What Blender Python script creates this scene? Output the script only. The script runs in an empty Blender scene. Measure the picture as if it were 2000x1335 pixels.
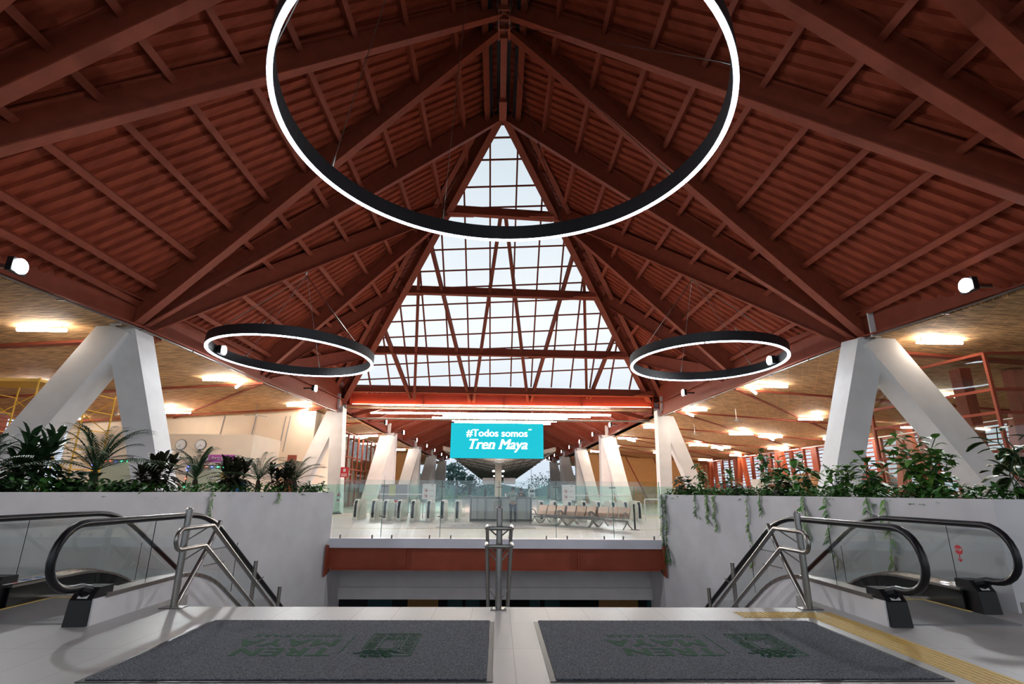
import bpy, bmesh, math, random
from mathutils import Vector, Matrix
R = random.Random(7)
S = bpy.context.scene
COL = S.collection
PI = math.pi

# ------------------------------------------------------------ camera
def make_camera():
    vy = Vector((-28.0, -292.5, -1014.0)).normalized()
    vz = Vector((25.0, 3517.5, -1014.0)); vz = (vz - vy*vz.dot(vy)).normalized()
    vx = vy.cross(vz)
    m = Matrix(((vx.x, vx.y, vx.z, 0.0), (vy.x, vy.y, vy.z, 0.0), (vz.x, vz.y, vz.z, 1.45), (0, 0, 0, 1)))
    cd = bpy.data.cameras.new('camera'); cd.sensor_width = 36; cd.sensor_fit = 'HORIZONTAL'
    cd.lens = 1014.0/2000*36; cd.clip_start = .05; cd.clip_end = 3000
    c = bpy.data.objects.new('camera', cd); COL.objects.link(c); c.matrix_world = m
    S.camera = c
make_camera()

# ------------------------------------------------------------ world and exposure
def make_world():
    w = bpy.data.worlds.new('sky'); S.world = w; w.use_nodes = True
    n = w.node_tree.nodes; l = w.node_tree.links; n.clear()
    out = n.new('ShaderNodeOutputWorld'); bg = n.new('ShaderNodeBackground')
    tc = n.new('ShaderNodeTexCoord'); sep = n.new('ShaderNodeSeparateXYZ'); cr = n.new('ShaderNodeValToRGB')
    no = n.new('ShaderNodeTexNoise'); no.inputs['Scale'].default_value = 3.0; no.inputs['Detail'].default_value = 3
    mx = n.new('ShaderNodeMixRGB'); mx.blend_type = 'MULTIPLY'; mx.inputs[0].default_value = 1
    c2 = n.new('ShaderNodeValToRGB')
    c2.color_ramp.elements[0].position = .35; c2.color_ramp.elements[0].color = (.94, .95, .96, 1)
    c2.color_ramp.elements[1].position = .7; c2.color_ramp.elements[1].color = (1, 1, 1, 1)
    e = cr.color_ramp.elements
    e[0].position = 0.0; e[0].color = (.66, .76, .88, 1)
    e[1].position = .7; e[1].color = (.66, .77, .84, 1)
    x = e.new(.30); x.color = (1.10, 1.13, 1.15, 1)
    l.new(tc.outputs['Generated'], sep.inputs[0]); l.new(sep.outputs['Z'], cr.inputs[0])
    l.new(tc.outputs['Generated'], no.inputs['Vector']); l.new(no.outputs[0], c2.inputs[0])
    l.new(cr.outputs[0], mx.inputs[1]); l.new(c2.outputs[0], mx.inputs[2])
    l.new(mx.outputs[0], bg.inputs[0]); bg.inputs[1].default_value = SKY
    l.new(bg.outputs[0], out.inputs[0])
SKY = .70
make_world()
S.view_settings.view_transform = 'Standard'; S.view_settings.look = 'None'
S.view_settings.gamma = 1; S.view_settings.exposure = 0.55; S.view_settings.use_curve_mapping = False
TUBE, RING, FLOOD = 42.0, 9.0, 95.0

# ------------------------------------------------------------ materials
MATS = {}
def mat(name, col, rough=.6, metal=0.0, noise=0.0, nscale=8.0, bump=0.0, emit=None, es=0.0, spec=None, stretch=None):
    m = bpy.data.materials.new(name); m.use_nodes = True
    nt = m.node_tree; n = nt.nodes; l = nt.links
    b = n['Principled BSDF']
    b.inputs['Base Color'].default_value = (*col, 1); b.inputs['Roughness'].default_value = rough; b.inputs['Metallic'].default_value = metal
    if spec is not None: b.inputs['Specular IOR Level'].default_value = spec
    if noise or bump:
        tc = n.new('ShaderNodeTexCoord'); no = n.new('ShaderNodeTexNoise'); no.inputs['Scale'].default_value = nscale; no.inputs['Detail'].default_value = 5
        if stretch:
            mp = n.new('ShaderNodeMapping'); mp.inputs['Scale'].default_value = stretch
            l.new(tc.outputs['Object'], mp.inputs[0]); l.new(mp.outputs[0], no.inputs['Vector'])
        else: l.new(tc.outputs['Object'], no.inputs['Vector'])
        if noise:
            cr = n.new('ShaderNodeValToRGB'); cr.color_ramp.elements[0].position = .3; cr.color_ramp.elements[1].position = .7
            cr.color_ramp.elements[0].color = (*[c*(1-noise) for c in col], 1); cr.color_ramp.elements[1].color = (*[min(1, c*(1+noise)) for c in col], 1)
            l.new(no.outputs[0], cr.inputs[0]); l.new(cr.outputs[0], b.inputs['Base Color'])
        if bump:
            bp = n.new('ShaderNodeBump'); bp.inputs['Strength'].default_value = bump; bp.inputs['Distance'].default_value = .02
            l.new(no.outputs[0], bp.inputs['Height']); l.new(bp.outputs[0], b.inputs['Normal'])
    if emit is not None:
        b.inputs['Emission Color'].default_value = (*emit, 1); b.inputs['Emission Strength'].default_value = es
    MATS[name] = m; return m
def glass(name, tint, refl=1.0, trans=.93):
    m = bpy.data.materials.new(name); m.use_nodes = True
    n = m.node_tree.nodes; l = m.node_tree.links; n.clear()
    o = n.new('ShaderNodeOutputMaterial'); mx = n.new('ShaderNodeMixShader'); t = n.new('ShaderNodeBsdfTransparent'); g = n.new('ShaderNodeBsdfGlossy')
    g.inputs['Roughness'].default_value = .03; g.inputs['Color'].default_value = (.9*refl, .95*refl, .95*refl, 1)
    t.inputs[0].default_value = (*[c*trans for c in tint], 1)
    lw = n.new('ShaderNodeLayerWeight'); lw.inputs[0].default_value = .5
    pw = n.new('ShaderNodeMath'); pw.operation = 'POWER'; pw.inputs[1].default_value = 5
    ma = n.new('ShaderNodeMath'); ma.operation = 'MULTIPLY_ADD'; ma.inputs[1].default_value = .93; ma.inputs[2].default_value = .07
    l.new(lw.outputs['Facing'], pw.inputs[0]); l.new(pw.outputs[0], ma.inputs[0]); l.new(ma.outputs[0], mx.inputs[0]); l.new(t.outputs[0], mx.inputs[1]); l.new(g.outputs[0], mx.inputs[2]); l.new(mx.outputs[0], o.inputs[0])
    MATS[name] = m; return m
RED = (.29, .064, .034)
mat('red_steel', RED, .55, 0, .12, 3.0, spec=.22)
mat('orange_steel', (.36, .07, .025), .45)
mat('beam_red', (.36, .055, .028), .4, 0, .08, 2.0)
mat('deck_red', (.31, .062, .031), .6, 0, .22, 1.2, 0, spec=.10, stretch=(1, 4, 1))
mat('column_paint', (.84, .84, .84), .55, 0, .05, 1.5, .05)
mat('plaster', (.70, .685, .71), .8, 0, .06, 2.0, .08)
mat('slab_paint', (.70, .70, .78), .7, 0, .04, 2.0)
mat('cream_wall', (.88, .76, .62), .8, 0, .03, 1.0)
mat('steel', (.31, .30, .285), .28, 1.0, .08, 30, stretch=(1, 1, 12))
mat('steel_dark', (.20, .19, .18), .33, .9)
mat('cap_metal', (.55, .53, .50), .25, 1.0)
mat('black_rubber', (.008, .008, .011), .28, spec=.35)
mat('black_plastic', (.010, .010, .012), .4, spec=.3)
mat('black_gloss', (.006, .006, .007), .15)
mat('ring_black', (.012, .014, .018), .5)
mat('ring_light', (1, 1, 1), .5, emit=(.78, .88, 1.0), es=RING)
mat('tube_light', (1, 1, 1), .5, emit=(1.0, .92, .80), es=TUBE)
mat('flood_lens', (1, 1, 1), .5, emit=(.92, .97, 1.0), es=25)
mat('strip_light', (1, 1, 1), .5, emit=(1.0, .55, .28), es=14)
mat('screen_teal', (.0, .02, .03), .5, emit=(.0, .38, .47), es=1.0)
mat('screen_text', (1, 1, 1), .4, emit=(1, 1, 1), es=1.1)
mat('screen_green', (.0, .3, .1), .4, emit=(.0, .45, .22), es=1.0)
mat('yellow_tile', (.62, .42, .12), .6, 0, .12, 20)
mat('yellow_paint', (.72, .42, .02), .45)
mat('mat_text', (.018, .075, .035), .95)
mat('white_paint', (.78, .78, .76), .5)
mat('grey_paint', (.30, .30, .32), .5)
mat('sign_red', (.62, .02, .03), .5)
mat('purple', (.45, .08, .42), .5)
mat('blue_sign', (.02, .15, .45), .5)
mat('teal_glass_wall', (.02, .09, .11), .2)
mat('dark', (.012, .012, .014), .6)
mat('wood_panel', (.50, .24, .07), .55, 0, .15, 2.0, stretch=(8, 1, 1))
mat('wood_orange', (.62, .30, .11), .55, 0, .15, 2.0, stretch=(6, 6, 1))
mat('seat_metal', (.42, .27, .19), .38, .7, .2, 60)
mat('frosted', (.42, .42, .39), .35)
mat('landing', (.20, .20, .205), .4)
mat('leaf_green', (.05, .17, .025), .45, 0, .5, 6)
mat('leaf_light', (.11, .25, .04), .45, 0, .45, 6)
mat('leaf_dark', (.020, .055, .018), .42, 0, .6, 5)
mat('leaf_maroon', (.030, .030, .014), .4, 0, .6, 5)
mat('leaf_palm', (.055, .11, .045), .5, 0, .4, 5)
mat('leaf_cream', (.50, .52, .26), .5)
mat('trunk', (.055, .038, .022), .9, 0, .4, 20)
mat('soil', (.03, .022, .015), .95)
mat('skin', (.32, .17, .11), .55); mat('hair', (.012, .010, .010), .6)
mat('shirt_grey', (.27, .32, .27), .8); mat('trouser_dark', (.018, .022, .032), .8); mat('shirt_black', (.02, .02, .022), .8)
mat('tree_leaf', (.045, .10, .03), .8, 0, .4, .6); mat('tree_far', (.05, .11, .10), .9, 0, .3, .05)
mat('ground', (.10, .13, .06), .95, 0, .3, .1)
mat('canopy_grey', (.34, .33, .29), .6); mat('canopy_ribs', (.15, .145, .125), .6)
mat('wrap', (.74, .72, .64), .25, .1, .22, 9, .6)
mat('fire_red', (.50, .015, .015), .3)
mat('bulb_b', (0, 0, 1), .4, emit=(.1, .15, 1), es=5); mat('bulb_g', (0, 1, .4), .4, emit=(.05, 1, .45), es=3); mat('bulb_r', (1, .1, .05), .4, emit=(1, .12, .05), es=3)
mat('red_led', (1, 0, 0), .4, emit=(1, .04, .02), es=6); mat('white_led', (1, 1, 1), .4, emit=(.8, .85, 1), es=2)
mat('brick_far', (.35, .33, .32), .8)
glass('fence_glass', (.95, .985, .97), 1, .985); glass('screen_glass', (.78, .94, .91), 1, .97); glass('esc_glass', (.86, .90, .89)); glass('sky_glass', (.96, .98, 1.0), .6, .98); glass('window_glass', (.62, .68, .66))
mat('glass_edge', (.02, .20, .16), .3)
def tile_floor(name, col, bw, rh, ox, oy, rough=.36, joint=.55):
    m = mat(name, col, rough); n = m.node_tree.nodes; l = m.node_tree.links; b = n['Principled BSDF']
    tc = n.new('ShaderNodeTexCoord'); mp = n.new('ShaderNodeMapping'); mp.inputs['Location'].default_value = (-ox, -oy, 0)
    br = n.new('ShaderNodeTexBrick'); br.offset = 0; br.inputs['Scale'].default_value = 1; br.inputs['Brick Width'].default_value = bw; br.inputs['Row Height'].default_value = rh
    br.inputs['Mortar Size'].default_value = .0035; br.inputs['Mortar Smooth'].default_value = .1; br.inputs['Bias'].default_value = 0
    br.inputs['Color1'].default_value = (*[c*.97 for c in col], 1); br.inputs['Color2'].default_value = (*[c*1.03 for c in col], 1); br.inputs['Mortar'].default_value = (*[c*joint for c in col], 1)
    no = n.new('ShaderNodeTexNoise'); no.inputs['Scale'].default_value = 3; no.inputs['Detail'].default_value = 6
    cr = n.new('ShaderNodeValToRGB'); cr.color_ramp.elements[0].color = (.90, .89, .88, 1); cr.color_ramp.elements[1].color = (1, 1, 1, 1)
    mx = n.new('ShaderNodeMixRGB'); mx.blend_type = 'MULTIPLY'; mx.inputs[0].default_value = 1
    l.new(tc.outputs['Object'], mp.inputs[0]); l.new(mp.outputs[0], br.inputs['Vector']); l.new(tc.outputs['Object'], no.inputs['Vector'])
    l.new(no.outputs[0], cr.inputs[0]); l.new(br.outputs['Color'], mx.inputs[1]); l.new(cr.outputs[0], mx.inputs[2]); l.new(mx.outputs[0], b.inputs['Base Color'])
    rr = n.new('ShaderNodeMapRange'); rr.inputs['To Min'].default_value = rough-.06; rr.inputs['To Max'].default_value = rough+.12
    l.new(no.outputs[0], rr.inputs[0]); l.new(rr.outputs[0], b.inputs['Roughness'])
    return m
tile_floor('floor_tile', (.47, .45, .44), .47, .99, .17, 6.62)
def carpet():
    m = mat('carpet', (.075, .08, .10), .95); n = m.node_tree.nodes; l = m.node_tree.links; b = n['Principled BSDF']
    tc = n.new('ShaderNodeTexCoord'); no = n.new('ShaderNodeTexNoise'); no.inputs['Scale'].default_value = 90; no.inputs['Detail'].default_value = 4
    cr = n.new('ShaderNodeValToRGB'); cr.color_ramp.elements[0].position = .38; cr.color_ramp.elements[1].position = .66
    cr.color_ramp.elements[0].color = (.028, .031, .042, 1); cr.color_ramp.elements[1].color = (.165, .175, .205, 1)
    l.new(tc.outputs['Object'], no.inputs['Vector']); l.new(no.outputs[0], cr.inputs[0]); l.new(cr.outputs[0], b.inputs['Base Color'])
    bp = n.new('ShaderNodeBump'); bp.inputs['Strength'].default_value = .5; bp.inputs['Distance'].default_value = .01
    l.new(no.outputs[0], bp.inputs['Height']); l.new(bp.outputs[0], b.inputs['Normal'])
carpet()
def wicker():
    m = mat('wicker', (.4, .24, .11), .75); n = m.node_tree.nodes; l = m.node_tree.links; b = n['Principled BSDF']
    tc = n.new('ShaderNodeTexCoord')
    mp = n.new('ShaderNodeMapping'); mp.inputs['Rotation'].default_value = (0, 0, .5); mp.inputs['Scale'].default_value = (1.6, 14, 1)
    no = n.new('ShaderNodeTexNoise'); no.inputs['Scale'].default_value = 1.4; no.inputs['Detail'].default_value = 5
    cr = n.new('ShaderNodeValToRGB'); cr.color_ramp.elements[0].position = .36; cr.color_ramp.elements[1].position = .62
    cr.color_ramp.elements[0].color = (.28, .15, .065, 1); cr.color_ramp.elements[1].color = (.82, .50, .24, 1)
    br = n.new('ShaderNodeTexBrick'); br.offset = 0; br.inputs['Scale'].default_value = 1; br.inputs['Brick Width'].default_value = .62; br.inputs['Row Height'].default_value = .62
    br.inputs['Mortar Size'].default_value = .02; br.inputs['Mortar Smooth'].default_value = 1.0
    br.inputs['Color1'].default_value = (1, 1, 1, 1); br.inputs['Color2'].default_value = (.86, .86, .86, 1); br.inputs['Mortar'].default_value = (1.35, 1.3, 1.2, 1)
    m2 = n.new('ShaderNodeMapping'); m2.inputs['Rotation'].default_value = (0, 0, .5)
    mx = n.new('ShaderNodeMixRGB'); mx.blend_type = 'MULTIPLY'; mx.inputs[0].default_value = 1
    l.new(tc.outputs['Object'], mp.inputs[0]); l.new(mp.outputs[0], no.inputs['Vector']); l.new(no.outputs[0], cr.inputs[0])
    l.new(tc.outputs['Object'], m2.inputs[0]); l.new(m2.outputs[0], br.inputs['Vector'])
    l.new(cr.outputs[0], mx.inputs[1]); l.new(br.outputs['Color'], mx.inputs[2]); l.new(mx.outputs[0], b.inputs['Base Color'])
    bp = n.new('ShaderNodeBump'); bp.inputs['Strength'].default_value = .6; bp.inputs['Distance'].default_value = .03
    l.new(no.outputs[0], bp.inputs['Height']); l.new(bp.outputs[0], b.inputs['Normal'])
wicker()

# ------------------------------------------------------------ mesh helpers
class MB:
    def __init__(s): s.v = []; s.f = []
    def add(s, vs, fs):
        o = len(s.v); s.v += [tuple(v) for v in vs]; s.f += [tuple(i+o for i in f) for f in fs]; return s
    def box(s, a, b):
        x0, y0, z0 = a; x1, y1, z1 = b
        return s.add([(x0, y0, z0), (x1, y0, z0), (x1, y1, z0), (x0, y1, z0), (x0, y0, z1), (x1, y0, z1), (x1, y1, z1), (x0, y1, z1)],
                     [(3, 2, 1, 0), (4, 5, 6, 7), (0, 1, 5, 4), (1, 2, 6, 5), (2, 3, 7, 6), (3, 0, 4, 7)])
    def bar(s, P, Q, w, h, up=(0, 0, 1), bottom=False, off=0.0, vo=0.0, w2=None, h2=None):
        P = Vector(P); Q = Vector(Q); d = (Q-P).normalized(); up = Vector(up); u = (up-d*up.dot(d))
        if u.length < 1e-5: u = Vector((0, 1, 0)); u = u-d*u.dot(d)
        u.normalize(); r = d.cross(u)
        vs = []
        for C, ww, hh in ((P, w, h), (Q, w2 or w, h2 or h)):
            b0 = 0 if bottom else -hh/2
            for a, b in ((-.5, 0), (.5, 0), (.5, 1), (-.5, 1)):
                vs.append(C+r*(a*ww+off)+u*(b0+b*hh+vo))
        return s.add(vs, [(0, 1, 2, 3), (7, 6, 5, 4), (0, 4, 5, 1), (1, 5, 6, 2), (2, 6, 7, 3), (3, 7, 4, 0)])
    def ibeam(s, P, Q, w, h, up=(0, 0, 1), t=.035, tw=.05):
        s.bar(P, Q, w, t, up, True); s.bar(P, Q, tw, h-2*t, up, True, vo=t); s.bar(P, Q, w, t, up, True, vo=h-t); return s
    def tube(s, pts, r, n=8, closed=False, caps=True):
        pts = [Vector(p) for p in pts]; N = len(pts); rings = []
        rr = r if isinstance(r, (list, tuple)) else [r]*N
        prev = None
        for i, p in enumerate(pts):
            a = pts[i-1] if (i > 0 or closed) else p; b = pts[(i+1) % N] if (i < N-1 or closed) else p
            d = (b-a)
            if d.length < 1e-9: d = Vector((0, 0, 1))
            d.normalize()
            if prev is None:
                u = Vector((0, 0, 1)) if abs(d.z) < .9 else Vector((1, 0, 0))
            else: u = prev
            u = (u-d*u.dot(d)).normalized(); prev = u; v = d.cross(u)
            rings.append([p+(u*math.cos(2*PI*k/n)+v*math.sin(2*PI*k/n))*rr[i] for k in range(n)])
        vs = [q for g in rings for q in g]; fs = []
        for i in range(N if closed else N-1):
            j = (i+1) % N
            for k in range(n): fs.append((i*n+k, i*n+(k+1) % n, j*n+(k+1) % n, j*n+k))
        if caps and not closed: fs += [tuple(reversed(range(n))), tuple((N-1)*n+k for k in range(n))]
        return s.add(vs, fs)
    def cyl(s, c, r, h, n=16, r2=None):
        c = Vector(c); return s.tube([c, c+Vector((0, 0, h))], [r, r if r2 is None else r2], n)
    def lathe(s, c, prof, n=20):
        vs = []; fs = []
        for r, z in prof:
            for k in range(n): vs.append((c[0]+r*math.cos(2*PI*k/n), c[1]+r*math.sin(2*PI*k/n), c[2]+z))
        m = len(prof)
        for i in range(m-1):
            for k in range(n): fs.append((i*n+k, i*n+(k+1) % n, (i+1)*n+(k+1) % n, (i+1)*n+k))
        return s.add(vs, fs)
    def prism(s, poly, d):
        """poly: 3D points, extruded along vector d"""
        n = len(poly); d = Vector(d); a = [Vector(p) for p in poly]
        return s.add(a+[p+d for p in a], [tuple(reversed(range(n))), tuple(n+i for i in range(n))]+[(i, (i+1) % n, n+(i+1) % n, n+i) for i in range(n)])
    def quad(s, a, b, c, d): return s.add([a, b, c, d], [(0, 1, 2, 3)])
    def disc(s, c, r, axis='y', t=.01, n=20):
        pts = []
        for k in range(n):
            a = 2*PI*k/n
            if axis == 'y': pts.append((c[0]+r*math.cos(a), c[1], c[2]+r*math.sin(a)))
            elif axis == 'x': pts.append((c[0], c[1]+r*math.cos(a), c[2]+r*math.sin(a)))
            else: pts.append((c[0]+r*math.cos(a), c[1]+r*math.sin(a), c[2]))
        return s.prism(pts, {'y': (0, t, 0), 'x': (t, 0, 0), 'z': (0, 0, t)}[axis])
def obj(name, mb, m, parent=None, smooth=False):
    me = bpy.data.meshes.new(name)
    if isinstance(mb, MB):
        me.from_pydata(mb.v, [], mb.f)
        bm = bmesh.new(); bm.from_mesh(me); bmesh.ops.recalc_face_normals(bm, faces=bm.faces); bm.to_mesh(me); bm.free()
    else: mb.to_mesh(me); mb.free()
    me.materials.append(MATS[m])
    if smooth:
        for p in me.polygons: p.use_smooth = True
        try: me.set_sharp_from_angle(angle=math.radians(50))
        except Exception: pass
    o = bpy.data.objects.new(name, me); COL.objects.link(o)
    if parent is not None:
        o.parent = parent; o.matrix_parent_inverse = Matrix.Translation(-parent.location) if parent.type == 'EMPTY' and parent.get('_w') else Matrix()
    return o
def tag(o, label, cat, group=None):
    o['label'] = label; o['category'] = cat
    if group: o['group'] = group
    return o
def thing(name, label, cat, loc=(0, 0, 0), group=None, rz=0.0):
    """parts are given in coordinates local to loc"""
    o = bpy.data.objects.new(name, None); COL.objects.link(o); o.location = loc; o.rotation_euler = (0, 0, rz); o.empty_display_size = .2
    return tag(o, label, cat, group)
def wthing(name, label, cat, loc=(0, 0, 0), group=None):
    """parts are given in world coordinates"""
    o = thing(name, label, cat, loc, group); o['_w'] = 1; return o
def struct(name, mb, m, parent=None, smooth=False):
    o = obj(name, mb, m, parent, smooth)
    if parent is None: o['kind'] = 'structure'
    return o
def kids(o): return [c for c in bpy.data.objects if c.parent == o]
def dup(root, loc=None, rz=None, label=None, group=None):
    def cp(o, par):
        c = o.copy(); COL.objects.link(c)
        if par is not None: c.parent = par
        for ch in list(o.children): cp(ch, c)
        return c
    r = cp(root, None)
    if loc is not None: r.location = loc
    if rz is not None: r.rotation_euler = (0, 0, rz)
    if label: r['label'] = label
    if group: r['group'] = group
    return r
def text_obj(name, body, size, m, parent, M, extrude=.004, shear=0.0, offset=0.0, ax='CENTER', space=1.0, bold=0.0, serif=False):
    cu = bpy.data.curves.new(name, 'FONT'); cu.body = body; cu.size = size; cu.extrude = extrude; cu.shear = shear; 
    cu.align_x = ax; cu.align_y = 'TOP_BASELINE' if serif else 'CENTER'; cu.space_character = space; cu.resolution_u = 4
    t = bpy.data.objects.new(name+'_c', cu); COL.objects.link(t)
    bpy.context.view_layer.update()
    me = bpy.data.meshes.new_from_object(t.evaluated_get(bpy.context.evaluated_depsgraph_get()))
    bpy.data.objects.remove(t, do_unlink=True)
    if bold or serif:
        bm = bmesh.new(); n0 = len(me.vertices)
        for k in range(-2, 3) if bold else (0,):
            c = me.copy(); c.transform(Matrix.Translation((bold*k*.5, bold*.35*(k % 2), .0004*k))); bm.from_mesh(c); bpy.data.meshes.remove(c)
        if serif:
            for lv in (0.0, .495*size if False else None, .72*size):
                if lv is None: continue
                xs = sorted(v.co.x for v in me.vertices if abs(v.co.y-lv) < .012*size)
                cl = []
                for x in xs:
                    if cl and x-cl[-1][1] < .13*size: cl[-1][1] = x
                    else: cl.append([x, x])
                for a, b in cl:
                    if b-a > .35*size or b-a < .03*size: continue
                    e = .075*size; h = .055*size; y0 = lv if lv == 0 else lv-h
                    bmesh.ops.create_cube(bm, size=1, matrix=Matrix.Translation(((a+b)/2, y0+h/2, 0)) @ Matrix.Diagonal((b-a+2*e, h, extrude*2+.003, 1)))
        bm.to_mesh(me); bm.free()
    me.transform(M); me.materials.clear(); me.materials.append(MATS[m]); me.name = name
    o = bpy.data.objects.new(name, me); COL.objects.link(o)
    if parent is not None:
        o.parent = parent
        if parent.get('_w'): o.matrix_parent_inverse = Matrix.Translation(-parent.location)
    return o
FACE = Matrix(((1, 0, 0, 0), (0, 0, -1, 0), (0, 1, 0, 0), (0, 0, 0, 1)))      # text in the XZ plane, read from -Y
def at(x, y, z, M=FACE): return Matrix.Translation((x, y, z)) @ M
NTH = ['first', 'second', 'third', 'fourth', 'fifth', 'sixth', 'seventh', 'eighth', 'ninth', 'tenth', 'eleventh', 'twelfth', 'thirteenth', 'fourteenth', 'fifteenth', 'sixteenth', 'seventeenth', 'eighteenth', 'nineteenth', 'twentieth']
ORD = ['first', 'second', 'third', 'fourth', 'fifth', 'sixth', 'seventh', 'eighth', 'ninth', 'tenth', 'eleventh', 'twelfth']

# ============================================================ THE BUILDING
RX, ZR, KL, KR = 0.0, 20.99, 1.087, 1.042
def zroof(s, x): return ZR-(KL if s < 0 else KR)*abs(x-RX)
SIDE = {-1: 'left', 1: 'right'}
VY0, VY1 = 7.5, 17.45                     # stairwell
# ---- floor with the stairwell opening
def floors():
    m = MB(); t = -.24
    m.box((-30, -8, t), (30, 6.9, 0))
    m.box((-4.45, 6.9, t), (4.45, VY0, 0))
    for s in (-1, 1):
        m.box((min(s*4.45, s*6.72), 6.9, t), (max(s*4.45, s*6.72), 8.35, 0))
        m.box((min(s*6.72, s*30), 6.9, t), (max(s*6.72, s*30), VY1, 0))
    m.box((-30, VY1, t), (30, 112, 0))
    struct('floor', m, 'floor_tile')
    m = MB().box((-30, 6.5, -4.5), (30, 40, -4.3)); struct('floor', m, 'floor_tile')
floors()
def stairwell():
    # white edge of the far slab, recessed lintel, lower glass front
    struct('trim_1', MB().box((-5.35, VY1-.06, -.25), (5.35, VY1+.02, 0.02)), 'slab_paint')
    m = MB().box((-6.4, 19.0, -1.95), (6.4, 19.5, -.25)).box((-6.4, 18.9, -1.98), (6.4, 19.0, -1.62))
    for s in (-1, 1): m.box((min(s*5.22, s*5.6), 17.46, -4.3), (max(s*5.22, s*5.6), 19.1, -.26))
    struct('wall_stairwell_back', m, 'plaster')
    struct('wall_lower', MB().box((-30, 27, -4.3), (30, 27.2, -.24)), 'dark')
    for i, (x0, x1, c) in enumerate(((-4.2, -3.4, 'teal_glass_wall'), (-1.6, -1.1, 'teal_glass_wall'), (-1.0, -.55, 'teal_glass_wall'), (1.1, 1.45, 'teal_glass_wall'), (1.6, 2.1, 'teal_glass_wall'), (3.4, 4.7, 'wood_panel'), (5.0, 6.2, 'teal_glass_wall'), (-2.9, -1.9, 'wood_panel'))):
        struct('window_lower_%d' % (i+1), MB().box((x0*1.25, 23.5, -4.3), (x1*1.25, 23.56, -1.3)), c)
    m = MB()
    for s in (-1, 1): m.prism([(s*4.0, VY0, -.24), (s*4.0, 16, -4.3), (s*4.4, 16, -4.3), (s*4.4, VY0, -.24)], (0, 0, -.3))
    struct('trim_2', m, 'plaster')
    m = MB()
    for k in range(24):
        y = VY0+.02+k*.34; m.box((-4.0, y, -.2-k*.172-.17), (4.0, y+.36, -.172*(k+1)+.0))
    struct('floor_stair', m, 'floor_tile')
    # planter side walls, angled along the stairwell, then turning outwards
    for s in (-1, 1):
        A = (s*5.22, 17.44); M_ = (s*6.55, 13.4); B = (s*6.72, 7.2); C = (s*7.25, 6.9); D = (s*14.5, 6.9)
        t = .22
        m = MB()
        def wall(a, b, z0, z1, inner=1):
            dx, dy = b[0]-a[0], b[1]-a[1]; L = math.hypot(dx, dy); nx, ny = -dy/L*t*s, dx/L*t*s
            m.prism([(a[0], a[1], z0), (b[0], b[1], z0), (b[0]-nx*-1, b[1]-ny*-1, z0), (a[0]-nx*-1, a[1]-ny*-1, z0)], (0, 0, z1-z0))
        def wall2(a, b, z0, z1, n):
            m.prism([(a[0], a[1], z0), (b[0], b[1], z0), (b[0]+n[0], b[1]+n[1], z0), (a[0]+n[0], a[1]+n[1], z0)], (0, 0, z1-z0))
        wall2(A, M_, -4.3, 1.40, (s*t, 0)); wall2(M_, B, -4.3, 1.40, (s*t, 0)); wall2(B, C, 0, 1.40, (0, t)); wall2(C, D, 0, 1.40, (0, t))
        struct('wall_'+SIDE[s], m, 'plaster')
        m2 = MB()
        m2.box((min(s*5.3, s*14.4), VY1-.05, 0), (max(s*5.3, s*14.4), VY1+.15, 1.40))
        struct('wall_planter_end_'+SIDE[s], m2, 'plaster')
        m3 = MB().prism([(s*5.4, VY1-.1, 1.22), (s*14.3, VY1-.1, 1.22), (s*14.3, 7.2, 1.22), (s*7.0, 7.2, 1.22), (s*6.8, 13.4, 1.22)], (0, 0, .06))
        tag(obj('planter_soil', m3, 'soil'), 'dark earth filling the %s raised planter behind its white wall' % SIDE[s], 'soil')
        # skirting at the turned corner
        b = MB().prism([(s*6.75, 7.17, 0), (s*7.25, 6.87, 0), (s*14.5, 6.87, 0), (s*14.5, 6.9, 0), (s*7.25, 6.9, 0), (s*6.75, 7.2, 0)], (0, 0, .13))
        struct('baseboard_'+SIDE[s], b, 'brick_far')
stairwell()

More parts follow.
